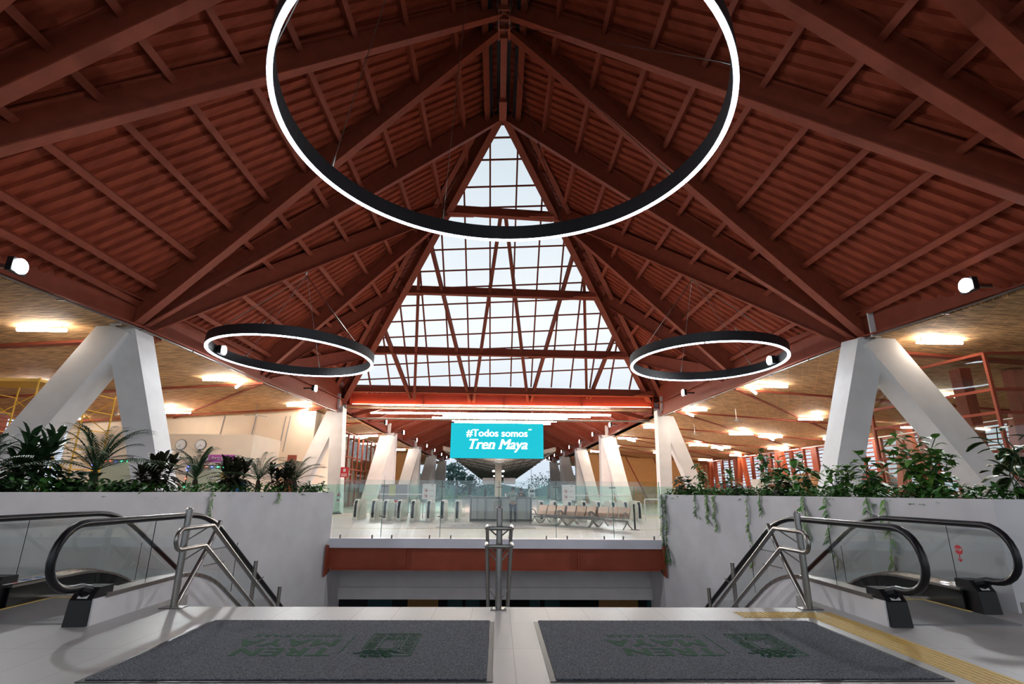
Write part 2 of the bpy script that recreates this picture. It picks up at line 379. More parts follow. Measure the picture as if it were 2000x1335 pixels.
# ---- main roof: corrugated deck, purlins, rafters, ridge, hips
HIP = {-1: [(0, 24.1), (-2.97, 28.4), (-6.58, 32.4), (-9.65, 36.2), (-11.5, 38.6)], 1: [(0, 24.1), (3.27, 28.5), (6.8, 33.1), (9.7, 37.5), (11.8, 39.9)]}
def hipY(s, x):
    h = HIP[s]; x = abs(x)
    for (a, ya), (b, yb) in zip(h, h[1:]):
        a, b = abs(a), abs(b)
        if x <= b: return ya+(yb-ya)*(x-a)/(b-a)
    return h[-1][1]+(x-abs(h[-1][0]))*1.15
def deck_mesh(s, y0, y1, clip=None, xo=15.6, pitch=.44, lift=1.12, xi=.34):
    m = MB(); prof = [(0, 0), (.20, 0), (.235, .13), (.405, .13)]
    sh = .57 if s < 0 else .60
    pts = []
    y = y0
    while y < y1:
        for dy, dz in prof: pts.append((y+dy, dz))
        y += pitch
    vs = []
    for py, dz in pts:
        vs.append((s*xo, py-sh*xo, zroof(s, s*xo)+lift+dz)); vs.append((s*xi, py-sh*xi, zroof(s, s*xi)+lift+dz))
    n = len(pts)
    m.add(vs, [(2*i, 2*i+1, 2*i+3, 2*i+2) for i in range(n-1)])
    bm = bmesh.new(); vv = [bm.verts.new(v) for v in m.v]
    for f in m.f: bm.faces.new([vv[i] for i in f])
    bmesh.ops.bisect_plane(bm, geom=bm.verts[:]+bm.edges[:]+bm.faces[:], plane_co=(0, 0, 7.1), plane_no=(0, 0, -1), clear_outer=True)
    if clip:
        a, b = clip
        no = Vector((b[1]-a[1], -(b[0]-a[0]), 0)).normalized()
        if no.y < 0: no = -no
        bmesh.ops.bisect_plane(bm, geom=bm.verts[:]+bm.edges[:]+bm.faces[:], plane_co=(a[0], a[1], 0), plane_no=no, clear_outer=True)
    bmesh.ops.bisect_plane(bm, geom=bm.verts[:]+bm.edges[:]+bm.faces[:], plane_co=(0, -9, 0), plane_no=(0, -1, 0), clear_outer=True)
    return bm
EAVE = {-1: [(-9, -14.9), (13.4, -13.57), (18, -12.95), (28, -12.6), (38.9, -11.75)], 1: [(-9, 16.0), (13.2, 14.45), (18, 13.5), (28, 12.9), (38.9, 12.2)]}
def eaveX(s, y):
    e = EAVE[s]
    for (a, xa), (b, xb) in zip(e, e[1:]):
        if y <= b: return xa+(xb-xa)*(y-a)/(b-a)
    return e[-1][1]
PX = {-1: [1.97, 3.55, 5.03, 6.4, 7.65, 8.9, 10.05, 11.2, 12.3, 12.85], 1: [2.1, 3.7, 5.15, 6.55, 7.94, 9.2, 10.4, 11.5, 12.7, 13.35]}
# rafters: (name part, eave point y, eave x or None, ridge/hip point, label)
def rafter_list(s):
    e = lambda y: eaveX(s, y)
    h = HIP[s]
    H = lambda i: (h[i][0], h[i][1])
    nm = SIDE[s]
    L = []
    q = 0 if s < 0 else .45
    base = [((-.8, -.6, -.4), [(0, -5.1), (0, .7), (0, 6.5)]), ((8.6+q, 8.75+q, 8.75+q), [(0, 6.5), (0, 11.7-q), (0, 17.4)]), ((17.83+q*.4, 18.2+q*.6, 18.65+q), [(0, 18.2), (0, 23.9), H(1)]), ((27.4+q*.5, 27.9+q, 28.2+q*1.5), [H(1), H(2), H(3)])]
    txt = {(1, 0): 'near the camera, square to the ridge', (1, 1): 'near the camera, middle of its fan', (1, 2): 'from the near eave to the ridge plates',
           (2, 0): 'from front column straight to ridge plates', (2, 1): 'from front column to skylight peak', (2, 2): 'from front column to upper skylight crossbeam',
           (3, 0): 'above small ring lamp to upper crossbeam', (3, 1): 'above small ring lamp to second crossbeam', (3, 2): 'above small ring lamp to third crossbeam',
           (0, 0): 'overhead, nearest of all to the camera', (0, 1): 'behind the camera, middle of its fan', (0, 2): 'just above the camera, last of its fan'}
    for bi, (y, tg) in enumerate(base):
        for k, (tx, ty) in enumerate(tg):
            yy = y[k]; L.append(((e(yy), yy), (tx if tx else s*.14, ty), 'rust red rafter, %s side, %s' % (nm, txt[(bi, k)])))
    return L
def inter(s, x, ra, rb):
    pass
def roofing():
    rafts = {}
    for s in (-1, 1):
        a = (0, 25.0); b = (HIP[s][-1][0]*1.01, HIP[s][-1][1]+1.3)
        root = struct('ceiling_'+SIDE[s], deck_mesh(s, -8, 55, (a, b)), 'deck_red')
        # upper strips for the platform hall, beyond the skylight
        rl = rafter_list(s); rafts[s] = rl
        for (A, B, lab) in rl:
            zb = zroof(s, B[0]); za = zroof(s, A[0])
            xs = s*(12.88 if s < 0 else 13.41); xs = xs if abs(xs) < abs(A[0]) else A[0]
            P = (xs, B[1]+(A[1]-B[1])*(xs-B[0])/(A[0]-B[0]), zroof(s, xs)); Q = (B[0], B[1], zb)
            o = obj('roof_rafter', MB().ibeam(P, Q, .40, .80, t=.04), 'red_steel')
            tag(o, lab, 'roof beam', 'rust red roof rafters of the hall')
        # purlins between neighbouring rafters, at constant x
        segs = sorted(rl, key=lambda r: 0)
        for i, x in enumerate(PX[s]):
            ys = []
            for (A, B, lab) in rl:
                ax, bx = abs(A[0]), abs(B[0])
                if bx <= x <= ax:
                    f = (ax-x)/(ax-bx); ys.append(A[1]+(B[1]-A[1])*f)
            ys = sorted(ys+[-8.5]); top = hipY(s, x)
            ys = [y for y in ys if y < top-.2]+[top-.1]
            for ya, yb in zip(ys, ys[1:]):
                if yb-ya < .5 or yb < 2: continue
                z = zroof(s, s*x)+.74
                nrm = (s*(KL if s < 0 else KR), 0, 1)
                m = MB().bar((s*x, ya+.02, z), (s*x, yb-.02, z), .19, .30, nrm, True)
                obj('purlin', m, 'red_steel', root)
    # ridge beam with its bolted plates
    rg = wthing('ridge_beam', 'rust red ridge beam running along the roof peak to the skylight tip', 'beam', (0, 8, ZR))
    obj('beam', MB().ibeam((0, -9, ZR-.05), (0, 23.5, ZR-.05), .30, .8, t=.05, tw=.2).box((-.2, 22.3, ZR-.25), (.2, 23.7, ZR+.8)), 'red_steel', rg)
    for yk in (6.5, 12.2, 17.6):
        m = MB()
        m.box((-.26, yk-.7, ZR-.28), (-.2, yk+.9, ZR+.8)).box((.2, yk-.7, ZR-.28), (.26, yk+.9, ZR+.8))
        for j in range(4): m.box((-.2, yk-.65+j*.48, ZR-.24), (.2, yk-.58+j*.48, ZR-.02))
        obj('ridge_plate', m, 'red_steel', rg)
    m = MB()
    for s in (-1, 1): m.bar((s*.62, -8.5, zroof(s, .62)+.55), (s*.62, 23.8, zroof(s, .62)+.55), .28, .5, (s, 0, 1), True)
    m.box((-.9, -9, ZR+.98), (.9, 25.6, ZR+1.04)).box((-.9, 24.2, ZR+.48), (.9, 24.3, ZR+1.04))
    struct('trim_ridge_shade', m, 'dark')  # dark bars and cap paint in ridge-gap shade; end plate added against light leaks
    m = MB()
    for s in (-1, 1): m.bar((s*.80, -8.5, zroof(s, .80)+.50), (s*.80, 23.6, zroof(s, .80)+.50), .34, .08, (s, 0, 1), True)
    struct('trim_4', m, 'red_steel')
    # hips
    for s in (-1, 1):
        P = (s*.1, 23.8, ZR-.05); Q = (s*11.75 if s < 0 else 12.15, 39.3 if s < 0 else 40.6, 7.75)
        o = obj('hip_beam', MB().ibeam(P, Q, .42, .8, t=.05).ibeam((P[0]+s*1.1, P[1], P[2]-.35), (Q[0]+s*.25, Q[1]-1.4, Q[2]+.9), .3, .7, t=.04), 'red_steel')
        tag(o, 'rust red sloping hip beam along the %s edge of the skylight' % SIDE[s], 'beam')
roofing()
# ---- eave beams and columns
def eaves():
    for s in (-1, 1):
        e = EAVE[s]
        for (ya, xa), (yb, xb), lab in zip(e, e[1:], ('nearest the camera', 'in front of the first column', 'between the first column and the small ring lamp', 'between the small ring lamp and the second column')):
            t = wthing('eave_beam', 'deep rust red eave beam on the %s, %s' % (SIDE[s], lab), 'beam', (xa, ya, 7))
            obj('beam', MB().ibeam((xa, ya, 6.98), (xb, yb, 6.98), .50, 1.0, t=.05), 'red_steel', t)
            m = MB(); za = max(7.92, zroof(s, xa)+1.1); zb = zroof(s, xb)+1.1
            m.prism([(xa, ya, 7.9), (xb, yb, 7.9), (xb, yb, zb), (xa, ya, za)], (s*.05, 0, 0))
            if zb > 8.1: obj('fascia', m, 'red_steel', t)
        # conduit with cable tray clips under the eave
        m = MB().tube([(eaveX(s, y)-s*.15, y, 6.93) for y in (4, 10, 14, 18, 22, 28, 34, 38.5)], .03, 6)
        for y in range(6, 38, 3): m.box((eaveX(s, y)-s*.15-.12, y-.02, 6.88), (eaveX(s, y)-s*.15+.12, y+.02, 6.92))
        tag(obj('conduit', m, 'steel'), 'thin grey electrical conduit clipped under the %s eave beam' % SIDE[s], 'pipe')
eaves()
def column(x, y, z, b1, b2, lab, w=.95, d=.85, s=1):
    t = wthing('column', lab, 'column', (x, y, 0), 'white leaning steel columns')
    for (bx, by), wd in ((b1, w), (b2, w*.92)):
        m = MB().bar((bx, by, 0), (x+(bx-x)*.03, y+(by-y)*.06, z-.12), wd*.92, d*.92, (0, 1, 0), w2=wd, h2=d)
        obj('leg', m, 'column_paint', t)
    m = MB().box((x-.48, y-.42, z-.30), (x+.48, y+.42, z-.02)); obj('head_plate', m, 'column_paint', t)
    m = MB().bar((x-s*.1, y-.75, z-.1), (x-s*.1, y-.75, z+.95), .36, .06, (0, 1, 0)).bar((x-s*.1, y+.95, z-.1), (x-s*.1, y+.95, z+.75), .36, .06, (0, 1, 0)); obj('fin_plate', m, 'column_paint', t)
    return t
column(-13.4, 18.2, 7.0, (-16.7, 17.2), (-11.55, 19.4), 'large white leaning steel column in front on the left, behind the planter', 1.05, 1.0, -1)
column(13.65, 18.3, 7.0, (17.25, 17.2), (11.8, 19.3), 'large white leaning steel column in front on the right, behind the planter', 1.05, 1.0, 1)
column(-11.9, 38.8, 7.35, (-13.75, 36.1), (-10.65, 36.1), 'white leaning steel column on the left at the foot of the skylight', 1.0, .9, -1)
column(12.35, 39.0, 7.45, (15.2, 39.4), (12.0, 38.6), 'white leaning steel column on the right at the foot of the skylight', 1.0, .9, 1)
for k, y in enumerate((55.9, 73.4, 91.0, 108.0)):
    for s in (-1, 1):
        x = s*(11.55-.12*k)
        column(x, y, 7.35, (x+s*2.0, y+1), (x+s*.35, y+3), 'white leaning steel column beside the platform, %s in the row on the %s past the screen' % (ORD[k], SIDE[s]), 1.5, 1.2, s)

# ---- skylight
def skylight():
    gz = lambda x, y: 41.35+.06*x-.82*y
    m = MB(); m.add([(0.1, 24.3, gz(.1, 24.3)), (-11.5, 38.7, gz(-11.5, 38.7)), (11.9, 40.0, gz(11.9, 40.0))], [(0, 1, 2)])
    root = struct('window_1', m, 'sky_glass')
    def xr(y):   # hip x extents at y
        xl = xr_ = 0
        a = (0.1, 24.3); b = (-11.5, 38.7); c = (11.9, 40.0)
        f = max(0, (y-a[1])/(b[1]-a[1])); g = max(0, (y-a[1])/(c[1]-a[1]))
        return a[0]+(b[0]-a[0])*f, a[0]+(c[0]-a[0])*g
    for y in (25.08, 26.02, 27.23, 28.22, 29.25, 30.29, 31.44, 32.41, 33.39, 34.35, 35.34, 36.38, 37.17, 38.17):
        a, b = xr(y); a = max(a, -11.4); obj('glazing_bar', MB().bar((a, y, gz(a, y)-.04), (b, y+.4*(b-a)/12*.1, gz(b, y)-.04), .07, .09), 'red_steel', root)
    for x, y1 in ((-9.65, 38.66), (-8.21, 38.72), (-6.78, 38.79), (-5.25, 38.86), (-3.72, 38.93), (-2.25, 39.0), (-.7, 39.08), (.88, 39.15), (2.45, 39.26), (4.02, 39.37), (5.5, 39.48), (7.05, 39.59), (8.58, 39.71), (10.19, 39.83)):
        ya = 24.3+(abs(x)-.1)*(14.4/11.6 if x < 0 else 15.7/11.8)
        obj('mullion', MB().bar((x, ya, gz(x, ya)-.06), (x, y1, gz(x, y1)-.06), .10, .13), 'red_steel', root)
    # cross beams
    for i, (y, n) in enumerate(((28.13, 'highest'), (32.39, 'second'), (36.21, 'third'), (39.1, 'lowest'))):
        z = {0: 17.5, 1: 14.0, 2: 10.88, 3: 8.62}[i]
        xa, xb = xr(y); xa -= .2; xb += .2
        if i == 3: xa, xb = -11.6, 11.9
        t = wthing('skylight_crossbeam', 'rust red horizontal crossbeam under the skylight glass, %s of four' % n, 'beam', (0, y, z))
        obj('beam', MB().ibeam((xa, y-.15, z), (xb, y+.35, z-.05), .36, .52, t=.04), 'red_steel', t)
        m = MB()
        for s_, xx in ((-1, xa), (1, xb)): obj('haunch', MB().prism([(xx-s_*0.0, y-.1, z-.02), (xx-s_*1.5, y-.1, z-.02), (xx-s_*.0, y-.1, z+.42)], (0, .3, 0)), 'red_steel', t)
    st = [((-4.53, 29.24, 16.60), (-2.27, 39.85, 8.04)), ((0.0, 28.17, 17.76), (-1.95, 39.86, 8.04)), ((0.2, 28.17, 17.76), (2.25, 40.07, 8.13)), ((4.79, 30.08, 16.47), (2.49, 40.08, 8.13)),
          ((-8.15, 34.04, 12.45), (-6.76, 39.39, 8.15)), ((-5.19, 30.48, 15.54), (-6.45, 39.40, 8.15)), ((5.38, 30.84, 15.88), (6.86, 40.06, 8.42)), ((8.45, 34.89, 12.75), (7.10, 40.07, 8.42))]
    tx = ['left leg of the centre left V', 'right leg of the centre left V', 'left leg of the centre right V', 'right leg of the centre right V', 'left leg of the far left V', 'right leg of the far left V', 'left leg of the far right V', 'right leg of the far right V']
    for (a, b), n in zip(st, tx):
        o = obj('skylight_strut', MB().ibeam(a, b, .20, .30, t=.03, tw=.14), 'red_steel')
        tag(o, 'rust red sloping skylight strut, '+n, 'strut', 'V shaped struts under the skylight')
    # pierced strip between the lowest crossbeam and the base beam
    m = MB()
    for i in range(62):
        x = -11.7+i*.39
        m.box((x, 39.9, 8.72), (x+.21, 40.3, 9.02)); m.box((x+.1, 40.4, 8.98), (x+.36, 40.5, 9.3))
    m.box((-12, 39.95, 8.60), (12.3, 40.35, 8.74)).box((-12, 39.95, 9.02), (12.3, 40.5, 9.06))
    struct('trim_5', m, 'red_steel')
    t = wthing('lit_beam', 'bright red horizontal beam under the skylight lit from below by an orange strip', 'beam', (0, 40, 7.8))
    obj('beam', MB().ibeam((-11.95, 40, 7.75), (12.6, 40.1, 7.75), .7, .92, t=.05, tw=.1), 'beam_red', t)
    m = MB()
    for x in (-11.4, -5.8, .4, 6.4, 12.0): m.box((x-.03, 39.72, 7.8), (x+.03, 40.0, 8.62))
    obj('stiffener', m, 'beam_red', t)
    obj('light_strip', MB().box((-11.2, 39.74, 7.805), (11.8, 39.80, 7.845)), 'strip_light', t)
    # woven soffit behind the beam
    struct('ceiling_soffit', MB().box((-12.2, 40.35, 7.72), (12.6, 41.3, 7.78)), 'wicker')
skylight()

# ---- aisle ceilings
def cz(x): return 6.98-.066*(abs(x)-12.9)
def aisles():
    for s in (-1, 1):
        m = MB()
        ys = (-8, 13.4, 18, 28, 38.9, 112)
        for a, b in zip(ys, ys[1:]):
            xa, xb = eaveX(s, a), eaveX(s, b)
            m.add([(xa, a, cz(xa)), (xb, b, cz(xb)), (s*31, b, cz(31)), (s*31, a, cz(31)), (xa, a, cz(xa)+.08), (xb, b, cz(xb)+.08), (s*31, b, cz(31)+.08), (s*31, a, cz(31)+.08)],
                  [(0, 1, 2, 3), (7, 6, 5, 4), (0, 4, 5, 1), (1, 5, 6, 2), (2, 6, 7, 3), (3, 7, 4, 0)])
        root = struct('ceiling_aisle_'+SIDE[s], m, 'wicker')
        for y in (2, 10.5, 19.2, 27.7, 36.2, 44.7, 53.2, 61.7, 70.2, 78.7):
            xa = eaveX(s, y); w = .34 if y < 24 else .16
            obj('ceiling_rib', MB().bar((xa, y, cz(xa)-.05), (s*30.8, y, cz(30.8)-.05), w, .10), 'red_steel', root)
            xb = s*30.8
            obj('ceiling_rib', MB().bar((xa, y, cz(xa)-.03), (xb, y+17, cz(xb)-.03), .16, .07), 'red_steel', root)
        # roof above so that no light leaks in
        m = MB()
        for a, b in zip(ys, ys[1:]):
            xa, xb = eaveX(s, a), eaveX(s, b); m.add([(xa, a, 8.3), (xb, b, 8.3), (s*31.5, b, 6.9), (s*31.5, a, 6.9)], [(0, 1, 2, 3)])
        struct('roof_'+SIDE[s], m, 'dark')
aisles()
def platform_roof():
    for s in (-1, 1):
        zp = lambda x: 13.2-.50*abs(x)
        m = MB(); y = 41.4
        while y < 112:
            x0 = s*.0; x1 = s*12.4
            for dy, dz in ((0, 0), (.34, 0), (.38, .1), (.5, .1), (.54, 0)): m.v += [(x1, y+dy, zp(12.4)+.75+dz), (x0, y+dy, zp(0)+.75+dz)]
            y += .6
        n = len(m.v)//2
        m.f = [(2*i, 2*i+1, 2*i+3, 2*i+2) for i in range(n-1)]
        bm = bmesh.new(); vv = [bm.verts.new(v) for v in m.v]
        for f in m.f: bm.faces.new([vv[i] for i in f])
        bmesh.ops.bisect_plane(bm, geom=bm.verts[:]+bm.edges[:]+bm.faces[:], plane_co=(0, 66, 0), plane_no=Vector((-s*24.5, -12.4, 0)), clear_outer=True)
        root = struct('ceiling_platform_'+SIDE[s], bm, 'deck_red')
        struct('trim_eave_'+SIDE[s], MB().ibeam((s*11.9, 40, 7.3), (s*11.2, 112, 7.3), .45, .9, t=.06), 'red_steel')
        q = 0
        for y0 in (47.5, 56.2, 64.8, 73.6, 82.2, 91.2, 99.8, 108):
            for dy in (-1.5, 4.5):
                xe = s*(11.8-.008*(y0-40)); q += 1
                ty = y0+dy+1.5; tx = s*.1; tz = 13.1
                if ty < 66: tx = s*(66-ty)*.5; tz = zp(tx)-.05
                o = obj('roof_rafter', MB().ibeam((xe, y0+(.4 if dy > 0 else -.2), 7.35), (tx, ty, tz), .38, .75, t=.05), 'red_steel')
                tag(o, 'rust red platform roof rafter beyond the screen, %s from the front on the %s' % (NTH[q-1], SIDE[s]), 'roof beam', 'rust red rafters over the platform')
    m = MB().add([(-12.4, 41.5, 7.7), (12.4, 41.5, 7.7), (0, 66, 13.95)], [(0, 1, 2)])
    struct('ceiling_platform_front', m, 'deck_red')
platform_roof()
def far_walls():
    # cream block behind the left aisle and the ticket booth in front of it
    struct('wall_cream', MB().box((-30, 37.3, 0), (-13.0, 44, 6.9)), 'cream_wall')
    # conduits on the cream wall
    for (x, z0), n in zip(((-19.6, 4.4), (-17.4, 4.3), (-15.3, 4.0), (-15.0, 4.0)), ('leftmost', 'middle', 'right pair, left one', 'right pair, right one')):
        tag(obj('conduit', MB().tube([(x+.25, 37.25, 6.5), (x, 37.25, z0)], .035, 6), 'grey_paint'), 'dark vertical conduit on the cream wall above the booth, '+n, 'pipe')
    # wood end walls
    for s in (-1, 1):
        m = MB().box((min(s*12.0, s*31), 78, 0), (max(s*12.0, s*31), 78.3, 6.9)); w = struct('wall_end_'+SIDE[s], m, 'wood_panel')
        for x in (14, 18, 22, 26, 30): obj('batten', MB().bar((s*x, 77.95, 0), (s*(x-3.2), 77.95, 6.6), .12, .12, (0, 1, 0)), 'red_steel', w)
    # left glass curtain wall behind the second column
    m = MB(); s = -1
    root = struct('window_2', MB().add([(-14.3, 45, 0), (-14.3, 62, 0), (-14.3, 62, 6.8), (-14.3, 45, 6.8)], [(0, 1, 2, 3)]), 'window_glass')
    for i in range(10): obj('mullion', MB().box((-14.36, 45+i*1.85, 0), (-14.22, 45.12+i*1.85, 6.8)), 'red_steel', root)
    for z in (.2, 2.3, 3.4, 4.5, 6.7): obj('transom', MB().box((-14.36, 45, z), (-14.22, 62, z+.1)), 'red_steel', root)
far_walls()
def louvre_wall(s, y0, y1, nm):
    X = s*30.0
    n = 0
    m = MB()
    for k in range(16): m.box((X-.05, y0, .25+k*.34), (X+.09, y1, .33+k*.34))
    m.box((X-.1, y0, 5.55), (X+.1, y1, 5.9)).box((X-.1, y0, 0), (X+.1, y1, .2))
    root = struct('wall_louvre_'+nm, m, 'red_steel')
    y = y0
    while y < y1:
        for dy, w in ((0, .5), (2.1, .16), (4.25, .9), (6.4, .16)):
            if y+dy < y1: obj('louvre_post', MB().box((X-.25, y+dy, 0), (X-.02, y+dy+w, 5.7)), 'red_steel', root)
        y += 8.5
    return root
louvre_wall(1, 19, 78, 'right'); louvre_wall(-1, 19, 36, 'left')
def slant_posts():
    k = 0
    for s, ys in ((1, (27.7, 36.2, 44.7, 53.2, 61.7, 70.2)), (-1, (27.7,))):
        for i, y in enumerate(ys):
            t = wthing('slanted_post', ('orange red slanted V post by the right louvred wall, %s from the front' % ORD[i]) if s > 0 else 'orange red slanted V post by the left louvred wall behind the scaffold', 'post', (s*28.8, y, 0), 'orange slanted posts along the louvres')
            for d in (-1.6, 1.6): obj('leg', MB().bar((s*28.6, y+d, 0), (s*28.6, y+d*.12, 5.9), .3, .45, (0, 1, 0), w2=.4, h2=.6), 'orange_steel', t)
            obj('tie_bar', MB().tube([(s*28.4, y-4.0, 5.55), (s*28.4, y+4.0, 5.55)], .05, 6), 'steel', t)
slant_posts()

# ============================================================ LAMPS
def ring_lamp(name, c, r, tilt, lab, top, w=.13, h=.40, seg=20, ncab=8):
    t = wthing(name, lab, 'ring lamp', c)
    n = Vector((tilt[0], tilt[1], 1)).normalized(); u = Vector((1, 0, 0)); u = (u-n*u.dot(n)).normalized(); v = n.cross(u)
    C = Vector(c); N = 96
    def P(a, rr, z): return C+(u*math.cos(a)+v*math.sin(a))*rr+n*z
    def band(r0, r1, z0, z1, a0=0, a1=2*PI, K=N):
        m = MB(); closed = abs(a1-a0-2*PI) < 1e-6; cnt = K if closed else K+1
        for i in range(cnt):
            a = a0+(a1-a0)*i/K
            m.v += [P(a, r0, z0), P(a, r1, z0), P(a, r1, z1), P(a, r0, z1)]
        for i in range(K):
            j = (i+1) % cnt if closed else i+1
            for k in range(4): m.f.append((4*i+k, 4*i+(k+1) % 4, 4*j+(k+1) % 4, 4*j+k))
        if not closed: m.f += [(0, 1, 2, 3), (4*K+3, 4*K+2, 4*K+1, 4*K)]
        return m
    obj('housing', band(r-w/2, r+w/2, .0, h), 'ring_black', t)
    for i in range(seg):
        a = 2*PI*i/seg; g = .02/r
        obj('diffuser', band(r-w/2+.012, r+w/2-.012, -.035, .0, a+g, a+2*PI/seg-g, 6), 'ring_light', t)
    for i in range(ncab):
        a = 2*PI*(i+.5)/ncab; p = P(a, r, h); q = Vector(top[i % len(top)])
        cb = obj('suspension_cable', MB().tube([p, q], .012, 4), 'steel', t)
        obj('turnbuckle', MB().tube([p, p+(q-p).normalized()*.35], [.035, .02], 6), 'steel', cb)
    return t
ring_lamp('ring_lamp', (0.04, 11.2, 10.0), 5.42, (0, 0), 'largest ring lamp, black hoop lit white, hanging overhead in the middle', [(0, 17.8, ZR), (-.1, 17.6, ZR), (0, 6.5, ZR), (.1, 6.6, ZR), (0, 6.4, ZR), (.1, 12.2, ZR), (.1, 17.6, ZR), (0, 17.9, ZR)], w=.135, h=.50)
ring_lamp('ring_lamp', (-9.0, 22.2, 7.0), 3.34, (.023, .02), 'small ring lamp, black hoop lit white, hanging on the left', [(-9.25, 23.2, 11.3)], ncab=6, seg=16)
ring_lamp('ring_lamp', (9.4, 22.65, 7.12), 3.33, (.001, .026), 'small ring lamp, black hoop lit white, hanging on the right', [(9.35, 23.3, 11.5)], ncab=6, seg=16)
for s in (-1, 1):
    m = MB()
    for k in range(4): m.tube([(s*9.3, 23.2, 11.35), (s*9.3+.18*math.cos(k*1.6), 23.2+.18*math.sin(k*1.6), 11.75)], .03, 5)
    tag(obj('cable_hook', m, 'steel'), 'cluster of steel hooks holding the cables of the %s small ring lamp' % SIDE[s], 'hook')
def floodlight(x, y, z, s, lab, power, size=.20):
    t = wthing('floodlight', lab, 'floodlight', (x, y, z), 'floodlights along the eave beams')
    obj('housing', MB().box((x+s*.04, y-.22, z-.18), (x+s*.20, y+.22, z+.18)), 'black_plastic', t)
    obj('lens', MB().disc((x, y, z), size, 'x', s*.035, 20), 'flood_lens', t)
    obj('bracket', MB().box((x+s*.20, y-.05, z-.05), (x+s*.75, y+.05, z+.05)), 'steel', t)
    if power:
        ld = bpy.data.lights.new('flood', 'SPOT'); ld.energy = power; ld.spot_size = math.radians(150); ld.spot_blend = .6; ld.shadow_soft_size = .12; ld.color = (.93, .97, 1.0)
        o = bpy.data.objects.new('flood', ld); COL.objects.link(o); o.location = (x-s*.06, y, z)
        d = Vector((-s*.72, -.25, -.62)); o.rotation_euler = d.to_track_quat('-Z', 'Y').to_euler(); o.parent = t; o.matrix_parent_inverse = Matrix.Translation(-t.location)
WHERE = ['nearest, left or right edge', 'inside the small ring', 'by the skylight foot']
for s, pts in ((-1, ((-12.2, 12.5, 6.88), (-12.0, 22.2, 7.3), (-11.0, 31.1, 7.35))), (1, ((12.9, 13.1, 7.05), (12.4, 22.9, 7.35), (11.4, 31.6, 7.45)))):
    for (x, y, z), n in zip(pts, ('nearest the camera', 'seen through the small ring lamp', 'near the skylight foot')):
        floodlight(x, y, z, s, 'bright white floodlight on the %s eave beam, %s' % (SIDE[s], n), FLOOD*9)
for k, y in enumerate((49, 57.8, 66.8, 75.8, 84.6, 94.2, 103, 110)):
    for s in (-1, 1):
        floodlight(s*(10.45-.01*(y-49)), y, 7.6+.004*(y-49), s, 'small bright floodlight above the platform columns, %s past the screen on the %s' % (ORD[k], SIDE[s]), 1500 if k in (0, 2, 4) else 0, .22)
def tube(x, y, ang, L, lab, grp, r=.055):
    z = cz(x)-.16
    t = thing('tube_light', lab, 'tube light', (x, y, z), grp, ang)
    obj('tube', MB().tube([(-L/2, 0, 0), (L/2, 0, 0)], r, 10), 'tube_light', t, True)
    m = MB().tube([(-L*.4, 0, r*.5), (-L*.4, 0, .2)], .012, 5); obj('hanger', m, 'steel', t); obj('hanger', MB().tube([(L*.4, 0, r*.5), (L*.4, 0, .2)], .012, 5), 'steel', t)
TL = [(15.6, 17.3, 't'), (23.5, 17.8, 't'), (14.0, 25.9, 't'), (13.7, 27.3, 'a'), (22.3, 25.2, 't'), (13.1, 34.3, 't'), (13.5, 36.3, 'a'), (21.0, 34.5, 't'), (20.6, 33.0, 'a'), (28.0, 34.6, 't'),
      (13.3, 44.0, 't'), (14.2, 45.4, 'a'), (20.6, 44.0, 't'), (20.2, 42.6, 'a'), (23.2, 44.2, 't'), (24.0, 45.6, 'a'), (27.9, 42.8, 't'), (28.2, 41.2, 'a'),
      (21.0, 54.8, 't'), (20.5, 53.2, 'a'), (23.6, 55.4, 't'), (24.2, 57.0, 'a'), (13.2, 53.4, 't'), (14.0, 55.0, 'a'), (28.2, 52.6, 't'), (28.0, 50.6, 'a'), (28.4, 62.0, 't'), (27.6, 60.5, 'a'), (13.4, 62.5, 't'), (14.1, 64, 'a'), (20.5, 66.0, 't'), (28.2, 71.5, 't'), (13.5, 71.5, 't')]
def tubes():
    for s in (-1, 1):
        for i, (x, y, k) in enumerate(TL):
            if s < 0 and 37.1 < y < 45 and x > 12.9: continue
            if s < 0 and x > 14.3 and y > 44: continue
            pos = 'close to the columns' if x < 17 else ('in mid ceiling' if x < 26 else 'by the outer wall')
            row = NTH[[17.3, 25.9, 34.3, 44, 53.4, 62.5, 71.5].index(min([17.3, 25.9, 34.3, 44, 53.4, 62.5, 71.5], key=lambda q: abs(q-y)))]
            side2 = ' inner' if x < 22 else ' outer'
            lab = '%s white tube lamp%s, %s aisle ceiling, %s, %s row back' % ('crosswise' if k == 't' else 'slanting', side2 if 18 < x < 26 else '', SIDE[s], pos, row)
            tube(s*x, y, (s*(0 if k == 't' else .95)), 1.62 if y < 40 else 2.0, lab, 'white tube lamps under the woven aisle ceilings', .06 if y < 40 else .075)
tubes()
